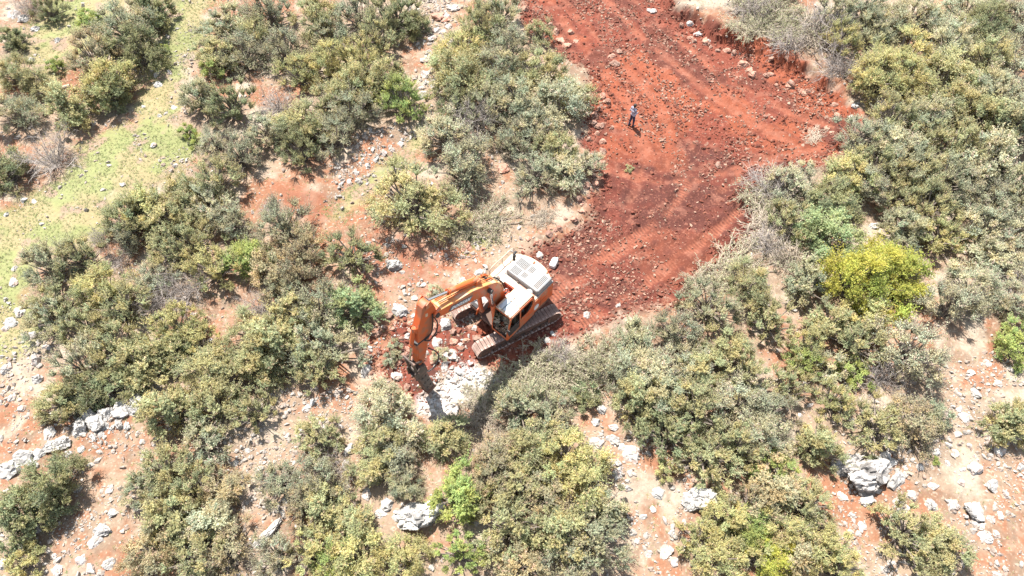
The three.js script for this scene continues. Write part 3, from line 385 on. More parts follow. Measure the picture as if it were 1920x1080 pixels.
rock(750, 584, 17, 'b', 'white block left of the raised arm', 1, 1.1, 0.5);
rock(838, 611, 15, 'b', 'square white block in front of the excavator right track', 1.1, 0.9, 0.2);
rock(1640, 424, 12, 'b', 'white boulder right of the round green shrub', 1.2, 0.9, 0.2);
rock(1828, 957, 21, 'b', 'largest pale boulder on the lower right clearing', 1.2, 0.9, -0.3);
rock(193, 996, 17, 'b', 'angular white boulder on the bottom left slope', 1.2, 0.9, 0.3);
for (const [a, b, r] of [[268, 756, 22], [237, 766, 22], [206, 777, 22], [184, 791, 19], [158, 803, 19], [138, 818, 17], [114, 836, 18], [94, 845, 15], [75, 853, 15], [52, 866, 15], [252, 748, 17], [286, 748, 15], [224, 756, 14], [172, 786, 15], [30, 875, 14], [250, 775, 11], [225, 792, 12], [200, 806, 10], [262, 778, 8], [176, 822, 10], [150, 838, 9], [240, 795, 7], [130, 850, 8], [212, 796, 8], [186, 812, 7], [270, 768, 9]]) rock(a + (rockR() - 0.5) * 14, b + (rockR() - 0.5) * 12, r * (0.75 + 0.5 * rockR()), 'b', '', 1.1, 0.9);
const handRocks = { l: [728, 945, 15, 690, 926, 11, 655, 843, 15, 650, 872, 10, 716, 962, 12, 1660, 858, 14, 1632, 836, 15, 1681, 900, 20, 1625, 937, 17, 1710, 932, 11, 1687, 950, 17, 1747, 950, 13, 1785, 945, 14, 1830, 880, 18, 1807, 880, 8, 1860, 911, 14, 1886, 926, 10, 1845, 1005, 15, 1866, 1002, 8, 1836, 985, 9, 1856, 975, 8, 1751, 912, 11, 1579, 930, 9, 1830, 738, 13, 1811, 785, 12, 1876, 845, 14, 1855, 826, 10, 1913, 875, 10, 1800, 905, 8, 1775, 870, 7, 1725, 878, 8, 1790, 850, 7, 1755, 848, 8, 1600, 968, 9, 1618, 985, 10, 1875, 965, 8, 70, 990, 15, 178, 1018, 14, 212, 962, 10, 205, 921, 9, 150, 1050, 12, 105, 1070, 12, 170, 1068, 14, 205, 1058, 15, 100, 1045, 8, 45, 858, 17, 15, 882, 20, 10, 1055, 15, 42, 768, 9, 90, 812, 14, 25, 745, 10, 35, 585, 12, 22, 606, 14, 10, 616, 9, 62, 627, 10, 76, 641, 9, 88, 650, 8, 70, 672, 16, 15, 690, 13, 68, 712, 13, 28, 505, 8, 25, 530, 10, 12, 402, 6, 65, 378, 6, 45, 375, 7, 25, 30, 12, 46, 38, 12, 68, 54, 10, 58, 113, 8, 107, 77, 7, 850, 15, 13, 838, 30, 10, 820, 58, 9, 808, 72, 10, 797, 113, 9, 830, 60, 8, 795, 141, 11, 809, 134, 9, 800, 156, 9, 816, 160, 9, 794, 181, 10, 820, 168, 8, 805, 98, 7, 840, 50, 8, 790, 165, 7, 296, 140, 8, 285, 130, 7, 318, 137, 7, 298, 159, 9, 308, 110, 6, 287, 273, 8, 270, 200, 5, 312, 213, 5, 300, 218, 5, 328, 202, 6, 205, 310, 4, 152, 330, 5, 231, 345, 6, 866, 528, 10, 793, 534, 6, 776, 560, 8, 778, 592, 8, 900, 512, 10, 888, 616, 7, 822, 642, 11, 844, 668, 14, 835, 688, 10, 862, 697, 11, 850, 715, 9, 880, 705, 8, 838, 735, 9, 870, 732, 8, 815, 720, 7, 686, 696, 13, 745, 704, 11, 1026, 638, 7, 1036, 626, 6, 1014, 479, 9, 1100, 592, 9, 1160, 573, 8, 1166, 778, 11, 1130, 770, 12, 1118, 791, 10, 1151, 800, 10, 1120, 832, 17, 1150, 826, 13, 1180, 852, 18, 1136, 851, 12, 1160, 890, 15, 1175, 916, 12, 1235, 926, 13, 1225, 955, 9, 1205, 970, 8, 1260, 1000, 9, 1250, 1036, 13, 1266, 1052, 11, 1216, 1040, 9, 1280, 1030, 9, 1195, 1015, 7, 1145, 868, 9, 1165, 840, 9, 575, 765, 10, 586, 755, 8, 605, 790, 7, 640, 800, 7, 560, 985, 9, 535, 940, 9, 530, 960, 7, 750, 270, 7, 720, 290, 7, 735, 280, 6, 690, 310, 7, 670, 325, 7, 655, 340, 6, 705, 300, 6, 640, 345, 6, 755, 262, 6, 345, 560, 6, 365, 590, 7, 395, 640, 6, 440, 870, 8, 455, 895, 7, 465, 845, 7, 1520, 760, 8, 1500, 780, 6, 1600, 205, 8, 1596, 214, 9, 1602, 226, 9, 1640, 262, 8, 1295, 46, 9, 1222, 20, 9, 1310, 60, 8, 1330, 75, 7, 1820, 700, 8, 1850, 680, 9, 1870, 720, 8, 1800, 770, 7, 1795, 815, 8, 1815, 835, 7], r: [727, 594, 13, 872, 464, 12, 907, 468, 6, 943, 318, 11, 980, 18, 12, 996, 53, 11, 1001, 76, 11, 1040, 61, 9, 1051, 76, 10, 1061, 86, 9, 1071, 60, 7, 1030, 48, 8, 1094, 284, 9, 1140, 193, 9, 1128, 181, 8, 1110, 231, 9, 1147, 241, 7, 1160, 96, 8, 1146, 106, 8, 1151, 120, 9, 1436, 220, 6, 1345, 309, 9, 1116, 215, 8, 1124, 205, 7, 1118, 250, 7, 1105, 262, 7, 892, 636, 13, 822, 31, 12, 835, 38, 10, 735, 655, 10, 758, 668, 9, 710, 660, 8, 720, 720, 9, 762, 725, 8, 790, 620, 7, 815, 625, 8, 865, 655, 9, 875, 640, 8, 850, 640, 9, 1080, 78, 7, 1560, 250, 6, 1548, 240, 5, 1500, 170, 6, 1470, 120, 6, 1445, 112, 6, 1030, 440, 9, 1050, 430, 8, 1010, 455, 9, 1075, 410, 8, 1090, 395, 7, 975, 462, 7, 990, 448, 6, 1100, 350, 8, 1112, 330, 7, 1085, 425, 6] };
{ const q = RNG(77); for (let k = 0; k < 34; k++) handRocks.r.push(Math.round(695 + q() * 190), Math.round(605 + q() * 120), Math.round(5 + q() * q() * 11)); for (let k = 0; k < 26; k++) { const t = q(); handRocks.r.push(Math.round(lerp(1105, 1135, q()) + (t > 0.6 ? (t - 0.6) * -230 : 0)), Math.round(150 + t * 300), Math.round(4 + q() * q() * 8)); } for (let k = 0; k < 22; k++) handRocks.r.push(Math.round(lerp(1270, 1580, k / 22) + q() * 14), Math.round(lerp(48, 205, k / 22) + q() * 22), Math.round(4 + q() * 7)); }
for (const k of ['l', 'r']) for (let i = 0; i < handRocks[k].length; i += 3) rock(handRocks[k][i], handRocks[k][i + 1], handRocks[k][i + 2], k);

// small stones nobody could count: one object of each kind
function scatter(name, label, geo, mat, n, seed, place) {
  const r = RNG(seed), im = new THREE.InstancedMesh(geo, mat, n), q = new THREE.Object3D(), col = new THREE.Color(); let k = 0, tries = 0;
  while (k < n && tries++ < n * 60) { const x = lerp(-37, 37, r()), z = lerp(-28, 14, r()); const o = place(x, z, r); if (!o) continue; q.position.set(x, H(x, z) + o.y, z); q.rotation.set(...o.rot); q.scale.set(...o.s); q.updateMatrix(); im.setMatrixAt(k, q.matrix); col.setRGB(...o.c); im.setColorAt(k, col); k++; }
  im.count = k; im.name = name; im.castShadow = im.receiveShadow = true; im.userData = { kind: 'stuff', label }; scene.add(im); return im;
}
const stoneGeo = (seed, d) => rockGeo(seed, d, 5, 0.4, [1, 1, 1], [0.8, 0.75, 0.72]);
const stoneMat = new THREE.MeshStandardMaterial({ vertexColors: true, roughness: 0.95 });
const rot3 = r => [r() * 6.28, r() * 6.28, r() * 6.28];
const stone = (r, s, c, j = 0.3) => { const f = 1 - j / 2 + j * r(); return { y: s * 0.15, rot: rot3(r), s: [s * (0.7 + 0.7 * r()), s * (0.5 + 0.4 * r()), s * (0.7 + 0.7 * r())], c: [c[0] * f, c[1] * f, c[2] * f] }; };
const small = (r, a, b) => a + (b - a) * Math.pow(r(), 2.5);
for (const q of [0, 1]) {
  scatter(['red_clods', 'red_clods_fine'][q], 'loose red earth clods all over the bulldozed track', stoneGeo(201 + q, 1), stoneMat, [4000, 4000][q], 31 + q, (x, z, r) => { const d = Math.min(sdRoad(x, z), x < -9 ? 9 : sdRed(x, z)); if (d > 0.25 || r() > 0.12 + sstep(-1.6, -0.1, d) * 0.7 + sstep(0.45, 0.65, fbm(x * 0.7, z * 0.7, 3, 4)) * 0.8) return; if (dRut(x, z) < 0.4 && r() < 0.8) return; return stone(r, q ? small(r, 0.02, 0.06) : small(r, 0.04, 0.13), mix3([0.115, 0.028, 0.015], [0.20, 0.08, 0.05], r() * r())); });
  scatter(['pale_stones', 'pale_stones_fine'][q], 'loose pale limestone pebbles across the rocky slope', stoneGeo(211 + q, 1), stoneMat, [13000, 22000][q], 41 + q, (x, z, r) => { if (sdRoad(x, z) < 0.2) return; const [px, py] = pxOf(x, 0, z); let w = 0.10; if (px > 1090 && px < 1300 && py > 740) w = 0.9; if (px > 1560 && py > 660) w = 0.75; if (px < 680 && py > 720) w = 0.85; if (px < 130 && py > 560) w = 0.6; if (px > 760 && px < 850 && py < 220) w = 0.9; if (px > 600 && px < 780 && py > 240 && py < 370) w = 0.9; if (px > 250 && px < 360 && py < 320) w = 0.5; if (px > 680 && px < 960 && py > 440 && py < 720) w = 0.5; if (sdWhite(x, z) < 0.2) w = 1.0; if (r() > w * sstep(0.3, 0.62, fbm(x * 0.8, z * 0.8, 3, 61))) return; return stone(r, q ? small(r, 0.025, 0.06) : small(r, 0.05, 0.16), mix3([0.31, 0.285, 0.26], [0.21, 0.14, 0.105], r() * r())); });
}
scatter('pink_stones', 'pinkish stones strewn over the red track', stoneGeo(221, 1), stoneMat, 11000, 51, (x, z, r) => { if (sdRoad(x, z) > 0.4 || (dRut(x, z) < 0.35 && r() < 0.6)) return; if (r() > 0.1 + 0.9 * sstep(0.42, 0.62, fbm(x * 0.6, z * 0.6, 3, 71))) return; return stone(r, small(r, 0.018, 0.11), mix3([0.27, 0.175, 0.13], [0.17, 0.075, 0.05], r())); });
scatter('white_rubble', 'freshly broken white rock rubble under the breaker', stoneGeo(231, 1), stoneMat, 1300, 61, (x, z, r) => { if (sdWhite(x, z) > 0.25) return; return stone(r, small(r, 0.02, 0.17), mix3([0.46, 0.45, 0.44], [0.26, 0.19, 0.16], r() * r())); });
// grass blades
{
  const p = [], gr = RNG(5); for (let k = 0; k < 9; k++) { const a = gr() * 6.28, l = 0.05 + gr() * 0.05, b = gr() * 6.28, q = gr() * 0.05, bx = Math.cos(b) * q, bz = Math.sin(b) * q, w = 0.012; p.push(bx - Math.sin(a) * w, 0, bz + Math.cos(a) * w, bx + Math.sin(a) * w, 0, bz - Math.cos(a) * w, bx + Math.cos(a) * l, 0.05 + gr() * 0.07, bz + Math.sin(a) * l); }
  const g = new THREE.BufferGeometry(); g.setAttribute('position', new THREE.Float32BufferAttribute(p, 3));
  const gm = phys(1, 1, 1, 0.95, { transmission: 0.25, thickness: 0, side: THREE.DoubleSide });
  scatter('grass', 'short spring grass on the hillside clearings', g, gm, 26000, 71, (x, z, r) => { const m = sdMeadow(x, z); const w = m < 0.3 ? 1 : (sdRoad(x, z) < 0.5 ? 0 : 0.10); if (r() > w * sstep(0.3, 0.6, fbm(x * 0.9, z * 0.9, 3, 83) + 0.06)) return; const s = 0.45 + r() * 0.6, f = 0.75 + r() * 0.5, d = r() * (m < 0.3 ? 0.8 : 1.2), c = mix3([0.175, 0.235, 0.07], [0.34, 0.29, 0.15], clamp(d)); return { y: -0.01, rot: [0, r() * 6.28, 0], s: [s, s * (0.6 + 0.6 * r()), s], c: c.map(v => v * f) }; });
}
// ---------------------------------------------------------------- shrubs
function stick(out, a, b, r0, r1, sides = 4) {
  const d = b.clone().sub(a).normalize(), u = Math.abs(d.y) < 0.9 ? V(0, 1, 0).cross(d).normalize() : V(1, 0, 0).cross(d).normalize(), w = d.clone().cross(u);
  for (let k = 0; k < sides; k++) { const t0 = k / sides * 6.2832, t1 = (k + 1) / sides * 6.2832; const P = (o, t, r) => [o.x + (u.x * Math.cos(t) + w.x * Math.sin(t)) * r, o.y + (u.y * Math.cos(t) + w.y * Math.sin(t)) * r, o.z + (u.z * Math.cos(t) + w.z * Math.sin(t)) * r];
    const A = P(a, t0, r0), B = P(a, t1, r0), C = P(b, t0, r1), D = P(b, t1, r1); out.push(...A, ...B, ...C); if (r1 > 0.002) out.push(...B, ...D, ...C); }
}
const bare = p => { const g = new THREE.BufferGeometry(); g.setAttribute('position', new THREE.Float32BufferAttribute(p, 3)); return g; };
const randDir = r => { const z = 2 * r() - 1, a = r() * 6.2832, q = Math.sqrt(1 - z * z); return V(q * Math.cos(a), z, q * Math.sin(a)); };
// one crown: lobes on an uneven dome, each lobe a tuft of shoots, each shoot a row of leaves
function makeCrown(seed, R, Hh, o) {
  const r = RNG(seed), P = [], C = [], W = [];
  const n = o.lobes, tri = o.leaves / n, bumps = [r() * 6, r() * 6, r() * 6];
  const subs = [{ x: 0, z: 0, R: 0.74, H: 0.9 + 0.15 * r(), w: 0.5 }], m = o.single ? 0 : 2 + (r() < 0.5 ? 1 : 0), a0 = r() * 6.28;
  for (let k = 0; k < m; k++) { const a = a0 + k * 6.28 / m + (r() - 0.5) * 0.9, q = R * (0.38 + 0.24 * r()); subs.push({ x: Math.cos(a) * q, z: Math.sin(a) * q, R: 0.40 + 0.18 * r(), H: 0.5 + 0.42 * r(), w: 0.5 / m }); }
  const owner = []; subs.forEach((sb, k) => { const c = k ? Math.round(n * sb.w) : n - Math.round(n * 0.5 / Math.max(1, m)) * m; for (let q = 0; q < c; q++) owner.push([sb, q, c]); });
  for (const [sb, i, cnt] of owner) {
    const u = (i + 0.5) / cnt, th = Math.acos(1 - u * (o.skirt || 1.12)), az = i * 2.39996 + r() * 0.9;
    const un = 1 + 0.24 * Math.sin(az * 2 + bumps[0]) + 0.18 * Math.sin(az * 3 + bumps[1]);
    const inner = r() < 0.14 ? 0.45 : 1, Hs = Hh * sb.H;
    const rr = R * sb.R * un * (0.78 + 0.36 * r()) * inner;
    const c = V(sb.x + Math.sin(th) * Math.cos(az) * rr, Hs * 0.38 + Math.cos(th) * Hs * (Math.cos(th) > 0 ? 0.45 : 0.5) * (0.75 + 0.5 * r()), sb.z + Math.sin(th) * Math.sin(az) * rr);
    const lr = R * (o.lr || 0.36) * (0.7 + 0.6 * r()), lt = 0.80 + 0.40 * r(), warm = r();
    const base = V((r() - 0.5) * 0.3 * R, 0, (r() - 0.5) * 0.3 * R), mid = base.clone().lerp(c, 0.55).add(V(c.x * -0.12, 0.1 * Hh * (r() - 0.2), c.z * -0.12));
    stick(W, base, mid, 0.045 * R, 0.03 * R, 5); stick(W, mid, c, 0.03 * R, 0.014 * R, 4);
    const out = V((c.x - sb.x) / R, (c.y - Hs * 0.3) / Hs * 1.4, (c.z - sb.z) / R).normalize();
    const ns = Math.max(6, Math.round(tri / o.per));
    for (let s = 0; s < ns; s++) {
      const d = randDir(r).multiplyScalar(0.85).addScaledVector(out, 0.62); d.y += o.up; d.normalize();
      const len = lr * (0.65 + 0.6 * r()) * (r() < 0.14 ? 1.45 : 1), st = 0.82 + 0.36 * r(), dry = r() < 0.07;
      if (r() < o.twig) stick(W, c.clone().addScaledVector(d, len * 0.1), c.clone().addScaledVector(d, len * (0.95 + 0.2 * r())), 0.011, 0.004, 3);
      for (let k = 0; k < o.per; k++) {
        const t = 0.32 + 0.68 * (k + r()) / o.per, sp = o.spread * (0.5 + r());
        const j = randDir(r), p = c.clone().addScaledVector(d, len * t).addScaledVector(j, sp);
        const nrm = randDir(r).addScaledVector(out, 0.35); nrm.y += 0.85; nrm.normalize(); const dir = d.clone().multiplyScalar(0.5).add(randDir(r)).cross(nrm).normalize(), side = nrm.clone().cross(dir);
        const L = o.leaf * (0.7 + 0.6 * r()), w = L * (o.broad || 0.34);
        P.push(p.x - side.x * w, p.y - side.y * w, p.z - side.z * w, p.x + side.x * w, p.y + side.y * w, p.z + side.z * w, p.x + dir.x * L, p.y + dir.y * L, p.z + dir.z * L);
        const f = lt * st * (0.84 + 0.32 * r()), y = (warm - 0.5) * 0.24 + (r() - 0.5) * 0.2;
        const q = dry ? [f * 1.35, f * 1.1, f * 1.35] : [f * (1 + y), f, f * (1 - y * 0.8)]; C.push(...q, ...q, ...q);
      }
    }
  }
  const g = bare(P); g.setAttribute('color', new THREE.Float32BufferAttribute(C, 3));
  return { crown: g, wood: bare(W), R, H: Hh };
}
function makeDead(seed, R, Hh, n = 16, droop = 0.1) {
  const r = RNG(seed), W = [];
  const grow = (a, d, len, rad, lvl) => { let p = a.clone(), q = d.clone(); const segs = 3; for (let k = 0; k < segs; k++) { q.addScaledVector(randDir(r), 0.28).normalize(); const e = p.clone().addScaledVector(q, len / segs); stick(W, p, e, rad * (1 - k / segs * 0.5), rad * (1 - (k + 1) / segs * 0.5), lvl ? 3 : 4); if (lvl < 3) { const m = lvl === 0 ? 3 : 2; for (let b = 0; b < m; b++) grow(e, q.clone().addScaledVector(randDir(r), 0.95).normalize(), len * (0.35 + 0.25 * r()), rad * 0.5, lvl + 1); } p = e; } };
  for (let i = 0; i < n; i++) { const a = i * 2.4, e = 0.25 + 0.75 * r(); const d = V(Math.cos(a) * e, 1.0 - droop - e * 0.35, Math.sin(a) * e).normalize(); grow(V((r() - 0.5) * 0.4 * R, 0, (r() - 0.5) * 0.4 * R), d, Math.hypot(R, Hh) * (0.6 + 0.3 * r()), 0.020, 1); }
  return { wood: bare(W), R, H: Hh };
}
function makeBrush(seed, R, Hh, leaves) {
  const r = RNG(seed), W = [], P = [], C = [];
  for (let i = 0; i < 85; i++) {
    const a = r() * 6.28, q = R * Math.sqrt(r()) * 0.75, b = V(Math.cos(a) * q, Hh * (0.06 + 0.5 * r() * (1 - q / R)), Math.sin(a) * q), az = 0.5 + (r() - 0.5) * 2.4 + (r() < 0.5 ? 3.14 : 0), d = V(Math.cos(az), (r() - 0.25) * 0.55, Math.sin(az)).normalize(), L = R * (0.5 + 0.6 * r());
    const e = b.clone().addScaledVector(d, L); if (e.y < 0.03) e.y = 0.03; stick(W, b, e, 0.014 + 0.03 * r() * r(), 0.009, 4);
    for (let k = 0; k < 7; k++) { const p = b.clone().lerp(e, 0.25 + 0.75 * r()), t = d.clone().addScaledVector(randDir(r), 0.9).normalize(), l = 0.2 + 0.35 * r(), f = p.clone().addScaledVector(t, l); if (f.y < 0.02) f.y = 0.02; stick(W, p, f, 0.013, 0.006, 3);
      for (let m = 0; m < leaves; m++) { const c = p.clone().lerp(f, 0.3 + 0.75 * r()).addScaledVector(randDir(r), 0.07), dir = randDir(r), side = randDir(r).cross(dir).normalize(), Lf = 0.06 + 0.05 * r(), w = Lf * 0.3; P.push(c.x - side.x * w, c.y - side.y * w, c.z - side.z * w, c.x + side.x * w, c.y + side.y * w, c.z + side.z * w, c.x + dir.x * Lf, c.y + dir.y * Lf, c.z + dir.z * Lf); const v = 0.7 + 0.6 * r(); for (let z = 0; z < 3; z++) C.push(v, v, v * (0.9 + 0.2 * r())); } }
  }
  const g = bare(P); g.setAttribute('color', new THREE.Float32BufferAttribute(C, 3)); return { crown: leaves ? g : null, wood: bare(W), R, H: Hh };
}
const base = { lobes: 30, leaves: 19000, per: 12, up: 0.6, twig: 0.35, spread: 0.035, leaf: 0.062, broad: 0.33, skirt: 1.5 };
const FORM = { S: [], M: [], L: [], U: [], C: [], T: [] };
for (let k = 0; k < 6; k++) FORM.S.push(makeCrown(300 + k, 0.75, 1.15, { ...base, lobes: 15, leaves: 7000, leaf: 0.058 }));
for (let k = 0; k < 9; k++) FORM.M.push(makeCrown(320 + k, 1.3, 2.05, { ...base, up: 0.4 + 0.08 * k, lobes: 26 + k * 3, leaf: 0.055 + 0.003 * k }));
for (let k = 0; k < 7; k++) FORM.L.push(makeCrown(340 + k, 1.75, 2.7, { ...base, lobes: 40 + k * 5, leaves: 27000, lr: 0.29, leaf: 0.068 }));
for (let k = 0; k < 8; k++) FORM.U.push(makeCrown(360 + k, 1.35, 2.2, { ...base, lobes: 40, lr: 0.36, up: 1.1 + 0.08 * k, leaves: 17000, twig: 0.6, per: 14, spread: 0.024, leaf: 0.058 }));   // brushy upright shoots
for (let k = 0; k < 4; k++) FORM.C.push(makeCrown(380 + k, 1.5, 2.4, { ...base, lobes: 26, lr: 0.40, leaves: 21000, up: 0.3, twig: 0.1, spread: 0.055, leaf: 0.07, broad: 0.4 }));      // dense rounded pads
for (let k = 0; k < 5; k++) FORM.T.push(makeCrown(390 + k, 1.35, 2.1, { ...base, lobes: 34, lr: 0.38, up: 0.9, leaves: 10000, twig: 1.0, per: 8, leaf: 0.058 }));      // thin, twigs showing
const DEAD = [makeDead(401, 1.0, 1.2, 30), makeDead(402, 1.0, 1.3, 32, 0.25), makeDead(403, 1.0, 1.0, 28, 0.35)];
const BRUSH = [makeBrush(411, 1.3, 0.8, 9), makeBrush(412, 1.3, 0.7, 6), makeBrush(413, 1.3, 0.7, 1)];
const leafMat = (r, g, b) => phys(r, g, b, 0.95, { vertexColors: true, transmission: 0.55, thickness: 0, specularIntensity: 0.25, side: THREE.DoubleSide });
const TONE = {
  o: ['olive-green', leafMat(0.405, 0.392, 0.205)], g: ['grey-green', leafMat(0.40, 0.40, 0.255)], d: ['dark green', leafMat(0.285, 0.298, 0.155)], y: ['yellowish olive', leafMat(0.46, 0.44, 0.205)],
  b: ['bright green', leafMat(0.345, 0.405, 0.135)], t: ['brownish olive', leafMat(0.43, 0.375, 0.225)], p: ['pale grey-green', leafMat(0.475, 0.465, 0.31)], Y: ['vivid yellow-green', leafMat(0.385, 0.395, 0.085)], n: ['fresh blue-green', leafMat(0.325, 0.38, 0.19)],
};
const barkMat = std(0.17, 0.14, 0.12, 0.95), deadMat = std(0.27, 0.235, 0.215, 0.95), cutMat = std(0.33, 0.275, 0.22, 0.9);
const ZONES = [[60, 40, 'in the upper left corner'], [110, 190, 'left of the grass strip'], [245, 70, 'at the top of the grass strip'], [380, 180, 'on the grass strip right edge'], [520, 90, 'in the top left thicket'], [680, 110, 'left of the rock gully'], [600, 240, 'above the small red patch'], [920, 100, 'between rock gully and track'], [1040, 220, 'beside the track near the person'], [840, 320, 'above the excavator'], [290, 400, 'below the grass strip'], [470, 420, 'below the small red patch'], [110, 540, 'beside the left meadow'], [330, 580, 'in the middle left thicket'], [580, 590, 'left of the excavator arm'], [200, 720, 'above the white ledge rocks'], [80, 930, 'in the bottom left corner'], [340, 820, 'below the white ledge rocks'], [350, 1000, 'along the bottom left edge'], [580, 880, 'left of the largest boulder'], [620, 1020, 'below the largest boulder'], [750, 820, 'just below the rock breaker'], [980, 800, 'below the uprooted brush'], [980, 960, 'in the bottom centre thicket'], [1160, 680, 'right of the excavator tracks'], [1330, 620, 'below the track bend'], [1320, 790, 'left of the rocky clearing'], [1430, 990, 'in the bottom right clump'], [1640, 780, 'above the pitted outcrop'], [1720, 1020, 'along the bottom right edge'], [1640, 600, 'below the vivid yellow-green tree'], [1480, 440, 'along the track right bank'], [1600, 400, 'above the vivid yellow-green tree'], [1800, 480, 'at the middle right edge'], [1690, 110, 'in the top right thicket'], [1860, 90, 'in the upper right corner'], [1660, 270, 'right of the track end'], [1840, 270, 'on the upper right edge'], [1890, 760, 'at the lower right edge']];
const zoneOf = (x, y) => ZONES.reduce((b, z) => { const d = Math.hypot((z[0] - x) * 0.9, z[1] - y); return d < b[0] ? [d, z[2]] : b; }, [1e9, ''])[1];
const plantR = RNG(99), shrubs = [];
function shrub(px, py, r, tone, form, label) {
  const s0 = perM(px, py), R = r / s0 * 0.95; if (!form && 'gtp'.includes(tone) && plantR() < 0.35) form = 'T'; if (!form) form = R < 0.85 ? 'S' : R > 1.55 ? (plantR() < 0.8 ? 'L' : 'C') : 'MMMUUU'[Math.floor(plantR() * 6)];
  const set = FORM[form], pr = set[Math.floor(plantR() * set.length)], k = R / pr.R * 1.04, hy = (0.86 + 0.3 * plantR()) * (form === 'S' ? 0.95 : 1), hh = pr.H * k * hy;
  let y = 0, g; for (let q = 0; q < 4; q++) { g = at(px, py, y + hh * 0.5); y = H(g.x, g.z); }
  const o = new THREE.Group(); o.name = numbered('shrub'); o.position.set(g.x, y - 0.04, g.z); o.rotation.y = plantR() * 6.28; o.scale.set(k * (0.9 + 0.26 * plantR()), k * hy, k * (0.9 + 0.26 * plantR()));
  mesh('crown', pr.crown, TONE[tone][1], o); mesh('trunk', pr.wood, barkMat, o); scene.add(o);
  o.userData = { category: 'shrub', group: 'shrubs on the hillside' }; shrubs.push({ o, px, py, tone, label, size: R > 1.6 ? 'large ' : R < 0.7 ? 'small ' : '' }); return o;
}
